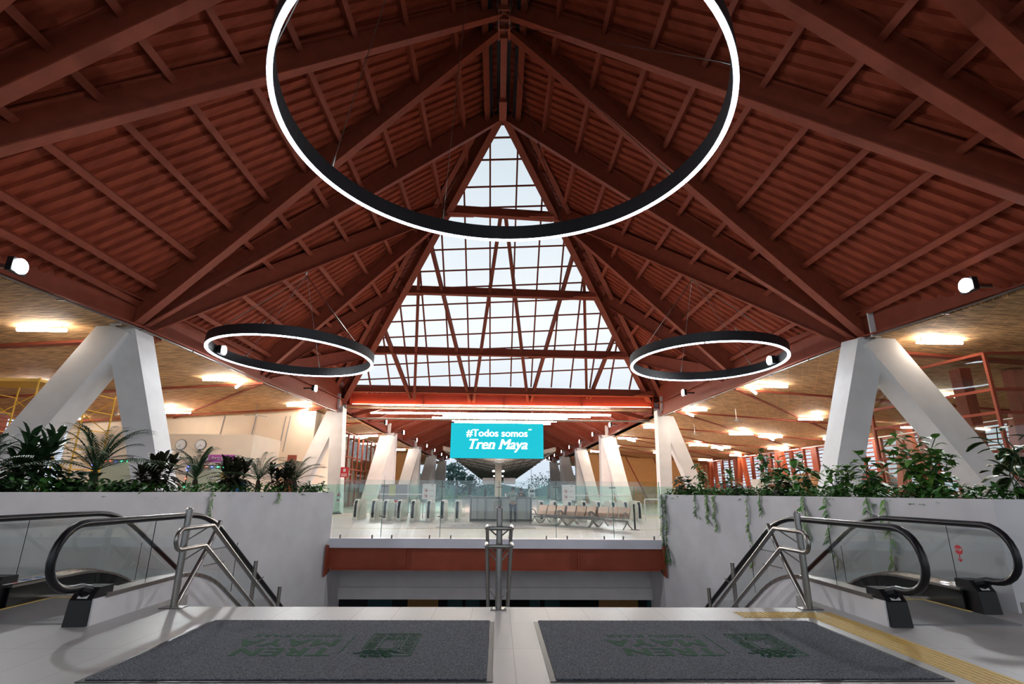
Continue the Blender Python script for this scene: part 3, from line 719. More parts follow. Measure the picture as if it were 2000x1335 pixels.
def far_strips():
    for i, (y, a, b, z) in enumerate(((42.0, -10.3, 9.1, 7.50), (43.0, -4.6, 7.6, 7.48), (44.0, -5.6, 5.8, 7.42), (45.0, -4.0, 5.0, 7.35), (46.2, -3.9, 4.6, 7.28), (47.4, -2.9, 3.6, 7.22))):
        t = wthing('strip_lamp', 'long white strip lamp across the hall above the blue screen, %s from the front' % ORD[i], 'strip lamp', (0, y, z), 'long strip lamps above the screen')
        obj('tube', MB().tube([(a, y, z), (b, y, z)], .075, 8), 'tube_light', t, True)
        for x in (a+.5, b-.5): obj('hanger', MB().tube([(x, y, z+.05), (x, y, 7.72+(y-41.5)*.255)], .015, 5), 'steel', t)
    tag(obj('pipe', MB().tube([(-12.0, 41.7, 6.98), (12.2, 41.7, 6.98)], .07, 8), 'canopy_grey'), 'long pale pipe running straight across above the blue screen', 'pipe')
    for s in (-1, 1):
        o = tag(obj('conduit_tray', MB().bar((s*11.6, 41.8, 7.3), (s*7.4, 41.8, 8.4), .3, .12, (0, 1, 0)).bar((s*12.2, 41.8, 7.28), (s*11.6, 41.8, 7.3), .3, .12, (0, 1, 0)), 'red_steel'), 'bent red steel tray beside the strip lamps on the '+SIDE[s], 'cable tray')
far_strips()
# ---- LED screen
def screen():
    t = wthing('led_screen', 'large turquoise LED screen with white lettering hanging over the concourse', 'screen', (0, 42, 5.3))
    x0, x1, z0, z1, y = -3.80, 3.60, 3.98, 6.75, 41.95
    obj('cabinet', MB().box((x0, y, z0), (x1, y+.25, z1)), 'black_plastic', t)
    obj('display', MB().box((x0+.01, y-.02, z0+.01), (x1-.01, y, z1-.01)), 'screen_teal', t)
    text_obj('lettering', '#Todos somos', .80, 'screen_text', t, at(-.10, y-.03, 5.93), .004, 0, 0, space=1.0, bold=.022)
    text_obj('lettering', 'Tren Maya', 1.10, 'screen_text', t, at(-.10, y-.03, 4.72), .004, .28, 0, space=1.0, bold=.03, serif=True)
    obj('mark', MB().box((2.4, y-.035, 6.22), (2.65, y-.02, 6.30)), 'screen_text', t); obj('mark', MB().box((2.22, y-.035, 6.10), (2.5, y-.02, 6.18)), 'screen_green', t)
    for x in (-2.9, -.1, 2.7): obj('hanging_rod', MB().tube([(x, y+.1, z1), (x, y+.1, 7.7)], .03, 6), 'steel_dark', t)
screen()

# ============================================================ ESCALATORS, RAILINGS, MATS
SL = math.tan(math.radians(30))
def esc_path(yf, yk, zt, zb, r, yend):
    """handrail centre line in (y, z)"""
    cy = yf+r; czz = zt-r; P = [(cy+.24, zb-.03), (cy+.12, zb+.0)]
    for k in range(0, 13):
        a = -PI/2-PI*k/12; P.append((cy+r*math.cos(a)*1.0, czz+r*math.sin(a) if k else czz-r))
    out = []
    for y, z in P:
        if z < czz and y < cy+.01: z = czz-(czz-z)*(czz-zb)/r
        out.append((y, z))
    n = 8; Lb = 1.1
    for k in range(n+1):
        t = k/n; a = math.radians(30)*t
        out.append((yk-Lb/2+Lb*t, zt-Lb*SL/2*t*t))
    y0, z0 = out[-1]; out.append((yend, z0-(yend-y0)*SL))
    return out
def base_line(yf, yk, zt, yend, d=.0):
    out = [(yf, zt)]; n = 8; Lb = 1.4
    for k in range(n+1):
        t = k/n; out.append((yk-Lb/2+Lb*t, zt-Lb*SL/2*t*t))
    y0, z0 = out[-1]; out.append((yend, z0-(yend-y0)*SL)); return out
def escalator(s):
    side = SIDE[s]
    t = wthing('escalator', 'escalator on the %s going down, glass sides and black handrails' % side, 'escalator', (s*5.5, 7.0, 0))
    YE = 13.2
    for which, X, yf, yk in (('inner', s*4.62, 5.93, 8.9), ('outer', s*6.30, 6.60, 9.3)):
        o = -s if which == 'inner' else s        # direction away from the steps
        path = esc_path(yf, yk, 1.08, .40, .37, YE)
        hr = obj('handrail', MB().tube([(X, y, z) for y, z in path], .042, 8), 'black_rubber', t, True)
        bl = base_line(yf+.72, yk-.15, .30, YE)
        # glass: between base line and handrail
        top = [(y, z-.03) for y, z in path[2:]]
        poly = [(X-.005, y, z) for y, z in top]+[(X-.005, y, z) for y, z in reversed(bl)]
        # split in three panes at pane joints
        for ya, yb in ((5.0, 7.55), (7.57, 10.0), (10.02, YE+.1)):
            bm = bmesh.new(); vs = [bm.verts.new(p) for p in poly]; bm.faces.new(vs)
            bmesh.ops.bisect_plane(bm, geom=bm.verts[:]+bm.edges[:]+bm.faces[:], plane_co=(0, ya, 0), plane_no=(0, -1, 0), clear_outer=True)
            bmesh.ops.bisect_plane(bm, geom=bm.verts[:]+bm.edges[:]+bm.faces[:], plane_co=(0, yb, 0), plane_no=(0, 1, 0), clear_outer=True)
            gp = obj('glass_pane', bm, 'esc_glass', t)
        for ya in (7.56, 10.01):
            zt = 1.05 if ya < 8.5 else .55; obj('glass_joint', MB().tube([(X, ya, .28 if ya < 8.5 else -.25), (X, ya, zt)], .006, 4), 'black_plastic', t)
        # inner deck / skirting strip
        m = MB()
        for (a, za), (b, zb) in zip(bl, bl[1:]): m.bar((X+o*-.09, a, za-.04), (X+o*-.09, b+.01, zb-.04), .20, .03, (0, 0, 1))
        obj('deck_strip', m, 'cap_metal', t)
        m = MB()
        for (a, za), (b, zb) in zip(bl, bl[1:]): m.bar((X+o*.07, a, za-.02), (X+o*.07, b+.01, zb-.02), .17, .05, (0, 0, 1))
        obj('outer_cap', m, 'cap_metal', t)
        # black inner skirt
        sk = [(X-o*.17, y, z-.05) for y, z in bl]+[(X-o*.17, y, z-1.0) for y, z in reversed(bl)]
        sk = [(x, y, max(z, -4.2)) for x, y, z in sk]; sk2 = [(x, y, z) for x, y, z in sk]
        for i in range(len(sk2)):
            x, y, z = sk2[i]
            if y < 8.4 and z < 0: sk2[i] = (x, y, .0)
        obj('skirt_panel', MB().prism(sk2, (o*.02, 0, 0)), 'black_gloss', t)
        # newel box at the foot of the handrail
        y0 = yf+.50
        m = MB().prism([(X-.12, y0, 0), (X-.12, y0+.36, 0), (X-.12, y0+.36, .38), (X-.12, y0+.14, .38), (X-.12, y0+.03, .26)], (.24, 0, 0))
        nb = obj('newel_box', m, 'black_plastic', t)
        obj('maker_plate', MB().prism([(X-.05, y0+.045, .275), (X+.06, y0+.045, .275), (X+.06, y0+.115, .352), (X-.05, y0+.115, .352)], (0, -.004, .003)), 'white_paint', nb)
        obj('inlet_collar', MB().tube([(X, y0-.02, .385), (X, y0+.10, .34)], [.048, .075], 10), 'black_rubber', nb)
        if which == 'outer' and s < 0:
            p = obj('pictogram_label', MB().box((X+.03, 7.25, .288), (X+.16, 8.15, .292)), 'white_paint', t)
            for k, c in enumerate(('sign_red', 'blue_sign', 'blue_sign', 'blue_sign')): obj('pictogram', MB().disc((X+.095, 7.42+k*.2, .293), .06, 'z', .002), c, p)
        if which == 'outer' and s > 0:
            obj('display_light', MB().box((X-.13, 7.62, .29), (X-.07, 7.70, .296)), 'white_led', t); obj('direction_light', MB().prism([(X-.12, 7.35, .29), (X-.08, 7.35, .29), (X-.06, 7.46, .29), (X-.10, 7.46, .29)], (0, 0, .006)), 'red_led', t)
            st = obj('stop_sticker', MB().disc((X-.012, 7.42, .735), .062, 'x', .004), 'sign_red', t)
            MX = Matrix(((0, 0, -1, 0), (-1, 0, 0, 0), (0, 1, 0, 0), (0, 0, 0, 1)))
            text_obj('sticker_text', 'STOP', .048, 'white_paint', st, Matrix.Translation((X-.016, 7.42, .735)) @ MX, .001)
            obj('sticker_arrow', MB().bar((X-.014, 7.42, .67), (X-.014, 7.42, .59), .012, .004, (1, 0, 0)).bar((X-.014, 7.42, .585), (X-.014, 7.455, .62), .012, .004, (1, 0, 0)).bar((X-.014, 7.42, .585), (X-.014, 7.385, .62), .012, .004, (1, 0, 0)), 'sign_red', st)
    # landing plate, comb and steps
    xa, xb = sorted((s*4.80, s*6.12))
    obj('landing_plate', MB().box((xa, 6.55, .0), (xb, 8.0, .012)), 'landing', t)
    obj('comb_plate', MB().box((xa, 8.0, -.01), (xb, 8.2, .014)), 'cap_metal', t)
    m = MB().box((xa, 7.97, .012), (xb, 7.995, .02)).box((xa-.0, 7.2, .012), (xa+.03, 8.0, .02)).box((xb-.03, 7.2, .012), (xb, 8.0, .02)); obj('yellow_line', m, 'yellow_tile', t)
    for k in range(11):
        z = -.02 if k < 2 else -.02-(k-1.3)*.23; y = 8.36+k*.4
        m = MB().box((xa, y, z-.28), (xb, y+.42, z-.02))
        for j in range(10): m.box((xa+.03+j*.13, y+.01, z-.02), (xa+.09+j*.13, y+.41, z))
        obj('step', m, 'steel_dark', t)
    # white parapet following the inner side
    bl = base_line(6.48, 8.75, .27, 13.0)
    X = s*4.48; poly = [(X, y, z) for y, z in bl]+[(X, 13.0, -3.6), (X, 8.3, -.5), (X, 8.0, 0), (X, bl[0][0], 0)]
    struct('wall_parapet_'+side, MB().prism(poly, (s*.16, 0, 0)), 'plaster')
for s in (-1, 1): escalator(s)

# ---- stair handrails
def sweep(mb, pts, r=.024, n=8, rb=.10, sharp=()):
    """tube with rounded corners"""
    P = [Vector(p) for p in pts]; out = [P[0]]
    for i, (a, b, c) in enumerate(zip(P, P[1:], P[2:])):
        if i+1 in sharp: out.append(b); continue
        d1 = (b-a); d2 = (c-b); q = min(rb, d1.length*.45, d2.length*.45)
        p0 = b-d1.normalized()*q; p1 = b+d2.normalized()*q
        for k in range(5):
            t = k/4; out.append(p0*(1-t)**2+b*2*t*(1-t)+p1*t*t)
    out.append(P[-1]); return mb.tube(out, r, n)
def side_rail(s):
    X = s*4.12
    t = wthing('stair_handrail', 'steel double handrail with leaning brace at the top of the stairs, %s side' % SIDE[s], 'handrail', (X, 7.42, 0))
    obj('post', MB().tube([(X, 7.42, 0), (X, 7.42, 1.20)], .042, 12), 'steel', t, True)
    obj('post_cap', MB().tube([(X, 7.42, 1.20), (X, 7.42, 1.225)], [.042, .02], 12), 'cap_metal', t, True)
    obj('base_plate', MB().box((X-.14, 7.34, 0), (X+.14, 7.50, .012)), 'steel_dark', t)
    obj('brace', MB().tube([(X+s*.0, 7.46, .02), (X, 8.08, .72), (X, 8.28, 1.0)], .032, 10), 'steel', t, True)
    xi = X-s*.12; zs = SL*1.05
    top, low = .97, .72
    ye = 12.0
    # end loop joining the upper and lower rail
    m = MB(); sweep(m, [(xi, ye, top-(ye-7.85)*zs), (xi, 7.85, top), (xi, 7.08, top), (xi+s*.0, 7.0, (top+low)/2), (xi, 7.08, low), (xi, 7.72, low), (xi, ye, low-(ye-7.72)*zs)], .029, 10, .13, (1, 5))
    obj('rail', m, 'steel', t, True)
    for y, zt in ((9.7, .24), (10.9, -.36), (12.0, -1.0)):
        zf = -.5*(y-7.5)-.1; obj('post', MB().tube([(X, y, max(zf, -2.4)), (X, y, zt+.05)], .034, 10), 'steel', t, True)
    for y, z in ((7.42, top-.18), (7.42, low-.18)): obj('bracket', MB().tube([(X, y, z), (xi, y+.3, z+.16)], .009, 5), 'steel', t)
    for y, z in ((8.1, .62), (8.0, .42)): obj('bracket', MB().tube([(X, y, z), (xi, y+.32, z+.02)], .009, 5), 'steel', t)
    for y in (9.7, 10.9): obj('bracket', MB().tube([(X, y, -.1-(y-9.7)*.6), (xi, y+.1, .02-(y-9.7)*.6)], .009, 5), 'steel', t)
    return t
side_rail(-1); side_rail(1)
def centre_rail():
    X, Y = .03, 7.38
    t = wthing('stair_handrail', 'central steel handrail post with twin rails at the top of the stairs', 'handrail', (X, Y, 0))
    obj('post', MB().tube([(X, Y, 0), (X, Y, 1.24)], .042, 12), 'steel', t, True)
    obj('post_cap', MB().tube([(X, Y, 1.24), (X, Y, 1.262)], [.042, .02], 12), 'cap_metal', t, True)
    obj('base_plate', MB().box((X-.10, Y-.09, 0), (X+.10, Y+.07, .014)), 'steel_dark', t)
    for a in (-.085, .085):
        obj('anchor_bolt', MB().cyl((X+a, Y-.05, .014), .013, .02, 8), 'cap_metal', t)
    zs = SL*1.05; ye = 12.0
    for zt, yk in ((.99, 7.8), (.77, 7.66)):
        m = MB(); sweep(m, [(X-.17, ye, zt-(ye-yk)*zs), (X-.17, yk, zt), (X-.17, Y-.16, zt), (X+.17, Y-.16, zt), (X+.17, yk, zt), (X+.17, ye, zt-(ye-yk)*zs)], .026, 10, .07)
        obj('rail', m, 'steel', t, True)
        for a in (-1, 1): obj('bracket', MB().tube([(X, Y, zt-.13), (X+a*.15, Y+.05, zt-.01)], .009, 5), 'steel', t)
    for z in (.58, .12):
        for a in (-1, 1): obj('bracket', MB().tube([(X, Y, z-.05), (X+a*.12, Y+.15, z+.08)], .009, 5), 'steel', t)
    for y in (9.7, 10.9, 12.0): obj('post', MB().tube([(X, y, -.5*(y-7.5)-.1), (X, y, 1.0-(y-7.7)*.6)], .034, 10), 'steel', t, True)
centre_rail()

# ---- entrance mats
def glyph(parent, cx, cy, w, h, z):
    """square carved emblem, rotated half a turn like the lettering"""
    def bx(m, x0, y0, x1, y1):
        ax, bx_ = sorted((cx-(x0-.5)*w, cx-(x1-.5)*w)); ay, by = sorted((cy-(y0-.5)*h, cy-(y1-.5)*h)); m.box((ax, ay, z), (bx_, by, z+.002))
    m = MB(); th = .022
    def frame(x0, y0, x1, y1, t=th, gap=None):
        for a in ((x0, y0, x1, y0+t*1.0), (x0, y1-t, x1, y1), (x0, y0, x0+t, y1), (x1-t, y0, x1, y1)):
            if a is not gap: bx(m, *a)
    # outer rounded frame, open towards the lower right
    bx(m, .04, 0, .96, .03); bx(m, 0, .04, .03, .96); bx(m, .97, .04, 1, .70); bx(m, .04, .97, .55, 1.0)
    for a in ((.0, .03, .04, .06), (.01, .01, .05, .04), (.95, .01, .99, .04), (.97, .03, 1, .06), (.01, .95, .05, .99)): bx(m, *a)
    frame(.28, .26, .70, .72, .03)
    for i, (x, y) in enumerate(((.06, .06), (.06, .28), (.06, .50), (.06, .72), (.28, .06), (.50, .06), (.74, .06), (.76, .28))):
        frame(x, y, x+.18, y+.18); bx(m, x+.05, y+.05, x+.13, y+.075); bx(m, x+.05, y+.05, x+.075, y+.12); bx(m, x+.10, y+.11, x+.14, y+.135)
    for k in range(7): bx(m, .76, .48+k*.035, .95, .495+k*.035)
    for k in range(5): bx(m, .34, .34+k*.07, .34+.04*(k % 3+1), .36+k*.07)
    for k in range(6): bx(m, .42+k*.04, .30, .43+k*.04, .36+.02*(k % 2))
    pts = [((.30, .80), (.95, .78)), ((.25, .86), (.90, .84)), ((.40, .92), (1.08, .88))]
    for (a, b), (c, d) in pts:
        tt = []
        for k in range(26):
            f = k/25; x = a+(c-a)*f; y = b+(d-b)*f+.022*math.sin(f*22)
            tt.append((cx-(x-.5)*w, cy-(y-.5)*h, z+.001))
        m.tube(tt, .006, 4)
    for k in range(8):
        x = .36+k*.075; y = 1.0+.03*math.sin(k*2.3); m.tube([(cx-(x+.03*math.cos(q*PI/5)-.5)*w, cy-(y+.03*math.sin(q*PI/5)-.5)*h, z+.001) for q in range(10)], .005, 4, closed=True)
    return obj('emblem', m, 'mat_text', parent)
FLIP = Matrix.Rotation(PI, 4, 'Z')
def entrance_mat(x0, x1, y0, y1, lab, tx, ex):
    t = wthing('entrance_mat', lab, 'mat', ((x0+x1)/2, (y0+y1)/2, 0))
    m = MB()
    n = int((x1-x0)/.035)
    top = [(x0+.05+(x1-x0-.1)*i/n, y1-.0+(.008 if i % 2 else 0)) for i in range(n+1)]
    poly = [(x0+.05, y0+.04, .006), (x1-.05, y0+.04, .006)]+[(x, y, .006) for x, y in reversed(top)]
    m.prism(poly, (0, 0, .009)); obj('pile', m, 'carpet', t)
    obj('rubber_edge', MB().box((x0, y0, 0), (x1, y1-.02, .006)), 'black_plastic', t)
    z = .0155
    M = lambda x, y: Matrix.Translation((x, y, z)) @ FLIP
    text_obj('lettering', 'TREN', .345, 'mat_text', t, M(tx, 5.475), .001, 0, 0, space=1.1, bold=.013)
    text_obj('lettering', 'MAYA', .345, 'mat_text', t, M(tx-.06, 5.785), .001, 0, 0, space=1.1, bold=.013)
    text_obj('lettering', "TSIIMIN K'AAK", .135, 'mat_text', t, M(tx-.05, 6.03), .001, 0, 0, space=1.05, bold=.005)
    obj('divider_line', MB().box((tx+.52, 5.42, z), (tx+.535, 6.06, z+.002)), 'mat_text', t)
    glyph(t, ex, 5.72, .50, .78, z)
entrance_mat(-3.27, -.02, 4.70, 6.70, 'dark grey entrance mat with green lettering, the left one', -1.97, -1.02)
entrance_mat(.44, 3.72, 4.70, 6.70, 'dark grey entrance mat with green lettering, the right one', 1.66, 2.66)
m = MB().box((-2.55, 22.85, 0), (1.62, 25.5, .012))
fm = tag(obj('floor_mat', m, 'grey_paint'), 'far grey floor mat lying in front of the glass security desk', 'mat')
text_obj('lettering', 'TREN MAYA', .6, 'mat_text', fm, Matrix.Translation((-.4, 24.1, .013)) @ FLIP, .001)
# ---- tactile paving
def tactile():
    m = MB().box((3.86, 3.0, 0), (4.26, 7.2, .005))
    for k in range(6): m.box((3.89+k*.063, 3.0, .005), (3.92+k*.063, 6.9, .010))
    tag(obj('tactile_strip', m, 'yellow_tile'), 'yellow ribbed tactile strip beside the right entrance mat', 'tactile paving')
    m = MB().box((3.02, 6.92, 0), (3.86, 7.22, .005))
    for i in range(14):
        for j in range(5): m.cyl((3.05+i*.06, 6.95+j*.06, .005), .014, .005, 8)
    tag(obj('tactile_strip', m, 'yellow_tile'), 'yellow studded tactile strip at the right end of the stair top', 'tactile paving')
    tag(obj('tactile_strip', MB().box((-14, 22.35, 0), (14, 22.47, .004)), 'yellow_tile'), 'thin yellow line across the far concourse floor behind the glass fence', 'tactile paving')
    for s in (-1, 1): tag(obj('tactile_strip', MB().box((min(s*7.2, s*14), 33.0, 0), (max(s*7.2, s*14), 33.35, .004)), 'yellow_tile'), 'short yellow floor strip beside the ticket gates on the far '+SIDE[s], 'tactile paving')
tactile()
# ---- glass fence at the far edge
def fence():
    J = [-5.22, -3.66, -1.80, .06, 1.90, 3.75, 5.30]; Y = VY1+.10
    for i, (a, b) in enumerate(zip(J, J[1:])):
        t = wthing('glass_fence_section', 'clear glass fence panel at the far stairwell edge, %s from the left' % ORD[i], 'glass panel', ((a+b)/2, Y, 0), 'glass fence panels')
        obj('pane', MB().box((a+.012, Y, .05), (b-.012, Y+.004, 1.80)), 'fence_glass', t)
        obj('polished_edge', MB().box((b-.020, Y-.004, .05), (b-.004, Y+.012, 1.80)), 'glass_edge', t)
        for f in (.18, .82): obj('spigot', MB().box((a+(b-a)*f-.02, Y-.02, 0), (a+(b-a)*f+.02, Y+.03, .12)), 'steel_dark', t)
        if i < 5:
            for z in (.68, 1.60): obj('clip', MB().box((b-.10, Y-.02, z-.015), (b+.10, Y+.03, z+.015)), 'steel_dark', t)
    # far low glass behind the gates
    for s in (-1, 1):
        for k in range(3):
            a = s*(2.6+k*3.2); b = s*(5.7+k*3.2)
            t = wthing('glass_screen', 'greenish glass screen behind the ticket gates, %s from the desk on the %s' % (ORD[k], SIDE[s]), 'glass panel', ((a+b)/2, 35, 0), 'glass screens behind the gates')
            obj('pane', MB().box((min(a, b), 35, .1), (max(a, b), 35.01, 1.85)), 'screen_glass', t)
            obj('polished_edge', MB().box((b-.02, 34.99, .1), (b+.02, 35.02, 1.85)), 'glass_edge', t)
            obj('foot', MB().box((a-.05, 34.9, 0), (a+.05, 35.1, .15)), 'steel', t)
fence()
# ---- red girder under the concourse edge
def girder():
    t = wthing('girder', 'rust red steel girder spanning the stairwell under the far floor edge', 'beam', (0, VY1, -.55))
    y = VY1+.02
    obj('web', MB().box((-5.22, y, -.86), (5.22, y+.04, -.26)), 'red_steel', t)
    obj('flange', MB().box((-5.1, y-.12, -.89), (5.1, y+.2, -.86)), 'red_steel', t)
    for x in (-2.85, 2.55): obj('stiffener', MB().box((x-.015, y-.10, -.86), (x+.015, y, -.26)), 'red_steel', t)
    for s in (-1, 1): obj('end_plate', MB().prism([(s*5.24, y-.3, -1.06), (s*5.22, y+.12, -.96), (s*5.22, y+.12, -.22), (s*5.24, y-.3, -.14)], (-s*.03, 0, 0)), 'red_steel', t)
girder()

# ============================================================ THE FAR CONCOURSE
def ticket_gate():
    t = thing('ticket_gate', '', 'ticket gate', (0, 0, 0))
    L = 2.0; w = .24
    prof = [(0, 0), (0, .74), (.10, .92), (.38, 1.03), (1.5, 1.03), (1.85, .9), (L, .7), (L, 0)]
    obj('cabinet', MB().prism([(-w/2, y, z) for y, z in prof], (w, 0, 0)), 'wrap', t)
    obj('front_panel', MB().prism([(-w*.25, -.012, .15), (-w*.25, -.012, .72), (-w*.25, .085, .90), (-w*.25, .10, .90), (-w*.25, .0, .15)], (w*.5, 0, 0)), 'black_plastic', t)
    obj('card_reader', MB().prism([(-w*.28, .03, .86), (-w*.28, .14, .97), (-w*.28, .17, .95), (-w*.28, .06, .84)], (w*.56, 0, 0)), 'black_plastic', t)
    m = MB().prism([(w/2, .45, .18), (w/2, .45, .88), (w/2+.25, .62, .88), (w/2+.25, .62, .18)], (0, .012, 0)); obj('flap', m, 'fence_glass', t)
    return t
gate = ticket_gate()
def gates():
    first = True
    for s, xs in ((-1, (2.05, 2.8, 3.5, 4.3, 5.0, 5.7, 6.4, 7.4)), (1, (2.25, 2.95, 3.7, 4.45, 5.2, 5.95, 6.7, 7.5))):
        for i, x in enumerate(xs):
            lab = 'plastic wrapped steel ticket gate, %s from the security desk on the %s' % (ORD[i], SIDE[s])
            if first: o = gate; first = False; o.location = (s*x, 27.75, 0); o['label'] = lab; o['group'] = 'row of wrapped ticket gates'
            else: o = dup(gate, (s*x, 27.75 + (.45 if x > 6.2 else 0) + (.4 if x > 7 else 0), 0), 0, lab, 'row of wrapped ticket gates')
gates()
def benches():
    def bench(loc, rz, lab):
        t = thing('bench', lab, 'bench', loc, 'perforated steel waiting benches', rz)
        L = 1.75
        obj('beam', MB().box((-L/2, -.04, .30), (L/2, .04, .36)), 'steel', t)
        for i in range(3):
            x = -L/2+.04+i*.565
            obj('seat', MB().prism([(x, -.28, .43), (x, -.25, .46), (x, .16, .41), (x, .20, .43), (x, .18, .39), (x, -.26, .42)], (.54, 0, 0)), 'cap_metal', t)
            obj('backrest', MB().prism([(x+.02, .18, .42), (x+.02, .27, .60), (x+.02, .36, .86), (x+.02, .38, .86), (x+.02, .30, .60), (x+.02, .22, .42)], (.50, 0, 0)), 'seat_metal', t)
        for x in (-L/2+.03, L/2-.03):
            obj('leg', MB().tube([(x, -.30, .02), (x, -.12, .16), (x, 0, .32), (x, .14, .14), (x, .34, .02)], .024, 6), 'steel', t)
            obj('armrest', MB().tube([(x, .12, .42), (x, .02, .60), (x, -.12, .66), (x, -.24, .62), (x, -.22, .46)], .022, 6), 'steel', t)
    P = [Vector((2.05, 28.1, 0)), Vector((3.1, 26.1, 0)), Vector((4.25, 24.2, 0)), Vector((5.37, 22.5, 0))]
    P = [Vector((1.75, 26.3, 0)), Vector((2.95, 24.95, 0)), Vector((4.15, 23.65, 0)), Vector((5.35, 22.35, 0))]
    for i, (a, b) in enumerate(zip(P, P[1:])):
        c = (a+b)/2; d = b-a
        bench(c, math.atan2(d.y, d.x), 'three seat perforated steel bench, %s' % ('farthest, beside the security desk', 'middle one of the front row', 'nearest, beside the belt post')[i])
    for i, (a, b) in enumerate(zip(P[:3], P[1:3])):
        c = (a+b)/2+Vector((.62, .62, 0)); d = b-a
        bench(c, math.atan2(d.y, d.x)+PI, 'three seat steel bench facing away behind the front row, %s' % ('farther one', 'nearer one')[i])
    t = thing('belt_post', 'black retractable belt post standing at the near end of the benches', 'post', (5.62, 22.3, 0))
    obj('pole', MB().cyl((0, 0, .02), .035, .93, 14), 'black_plastic', t, True); obj('base', MB().lathe((0, 0, 0), [(.001, .0), (.19, 0), (.19, .015), (.04, .035), (.001, .035)]), 'black_plastic', t, True); obj('belt_head', MB().cyl((0, 0, .93), .042, .07, 14), 'black_rubber', t, True)
benches()
def desk():
    t = wthing('security_desk', 'grey metal and glass security desk in the middle between the ticket gates', 'desk', (.15, 28, 0))
    x0, x1, y = -1.42, 1.78, 28.0
    obj('counter_top', MB().box((x0, y, 1.14), (x1, y+.7, 1.20)), 'steel_dark', t)
    obj('plinth', MB().box((x0, y+.03, 0), (x1, y+.66, .08)), 'steel_dark', t)
    for i in range(4):
        a = x0+.08+i*(x1-x0-.1)/4; obj('front_panel', MB().box((a, y+.02, .10), (a+.70, y+.04, 1.12)), 'frosted', t)
    for x in (x0, x0+.35, -.62, .17, .97, x1-.3, x1-.06): obj('frame_post', MB().box((x, y, .08), (x+.06, y+.68, 1.14)), 'grey_paint', t)
    obj('back_panel', MB().box((x0, y+.62, .08), (x1, y+.66, 1.14)), 'canopy_grey', t)
    t = thing('sanitiser_bottle', 'small white bottle with red cap standing on the security desk', 'bottle', (.42, 28.3, 1.20))
    obj('body', MB().cyl((0, 0, 0), .045, .16, 10), 'white_paint', t); obj('cap', MB().cyl((0, 0, .16), .03, .05, 10), 'sign_red', t)
desk()
def poster(x, lab):
    t = wthing('notice_board', lab, 'sign', (x, 30.5, 1.0))
    y = 30.5
    obj('board', MB().box((x-.37, y, 1.02), (x+.37, y+.03, 1.86)), 'white_paint', t)
    obj('leg', MB().box((x-.32, y+.01, 0), (x-.28, y+.04, 1.02)), 'steel', t); obj('leg', MB().box((x+.28, y+.01, 0), (x+.32, y+.04, 1.02)), 'steel', t)
    for z in (1.50, 1.20):
        m = MB().tube([(x-.17+.10*math.cos(k*PI/8), y-.006, z+.10*math.sin(k*PI/8)) for k in range(16)], .008, 5, closed=True).tube([(x-.24, y-.006, z+.07), (x-.10, y-.006, z-.07)], .008, 5)
        p = obj('prohibition_ring', m, 'sign_red', t)
        obj('pictogram', MB().disc((x-.15, y-.008, z+.0), .04, 'y', .004), 'black_plastic', p)
        obj('text_line', MB().box((x+.02, y-.004, z-.012), (x+.27, y, z+.012)), 'canopy_grey', t)
    obj('text_line', MB().box((x+.12, y-.004, 1.77), (x+.22, y, 1.80)), 'mat_text', t)
poster(-3.86, 'white notice board with two prohibition rings, left of the security desk')
poster(4.02, 'white notice board with two prohibition rings, right of the security desk')
def far_rails():
    for s in (-1, 1):
        m = MB(); sweep(m, [(s*7.7, 31.2, 0), (s*7.7, 31.2, 1.28), (s*3.9, 31.2, 1.28), (s*3.7, 31.2, .9)], .028, 6); m.tube([(s*7.7, 31.2, .8), (s*3.9, 31.2, .8)], .02, 6)
        tag(obj('barrier_rail', m, 'white_paint'), 'white tubular barrier rail behind the ticket gates on the '+SIDE[s], 'railing')
    m = MB(); sweep(m, [(7.9, 29, 0), (7.9, 29, 1.12), (9.0, 29, 1.12), (9.0, 29, 0)], .03, 6); m.tube([(7.9, 29, .3), (9, 29, .3)], .025, 6); m.tube([(7.9, 29, .0), (7.9, 31, 0)], .02, 4)
    tag(obj('swing_barrier', m, 'white_paint'), 'white square swing barrier at the right end of the ticket gates', 'railing')
    t = wthing('kiosk', 'dark kiosk with a green notice and red sign behind the left gates', 'kiosk', (-6.3, 33, 0))
    obj('body', MB().box((-7.1, 33, 0), (-5.5, 33.8, 1.85)), 'grey_paint', t); obj('notice', MB().box((-6.6, 32.98, 1.15), (-6.2, 33, 1.8)), 'leaf_cream', t); obj('red_sign', MB().box((-6.9, 32.98, .80), (-5.9, 33, .90)), 'sign_red', t)
far_rails()
def extinguisher(x, y, z, lab):
    t = thing('fire_extinguisher', lab, 'fire extinguisher', (x, y, z))
    obj('tank', MB().lathe((0, 0, 0), [(.001, 0), (.085, 0), (.09, .03), (.09, .38), (.06, .44), (.03, .46), (.001, .46)], 14), 'fire_red', t, True)
    obj('label', MB().lathe((0, 0, 0), [(.0915, .12), (.0915, .30)], 14), 'white_paint', t)
    obj('bracket', MB().box((-.03, .06, .25), (.03, .50, .30)), 'steel', t)
    obj('valve', MB().cyl((0, 0, .46), .025, .06, 8).bar((0, 0, .53), (.1, 0, .56), .03, .02), 'black_plastic', t); obj('hose', MB().tube([(.02, 0, .50), (.13, 0, .50), (.15, -.02, .3), (.12, -.03, .15)], .014, 6), 'black_rubber', t)
extinguisher(-10.35, 35.5, .80, 'red fire extinguisher hanging on the left column by the skylight foot')
extinguisher(11.6, 37.9, .70, 'red fire extinguisher hanging on the right column beyond the ivy')
t = wthing('fire_sign', 'red fire extinguisher sign above it on the left column', 'sign', (-10.1, 35.55, 2.6))
obj('board', MB().box((-10.38, 35.55, 2.30), (-9.86, 35.58, 2.95)), 'sign_red', t)
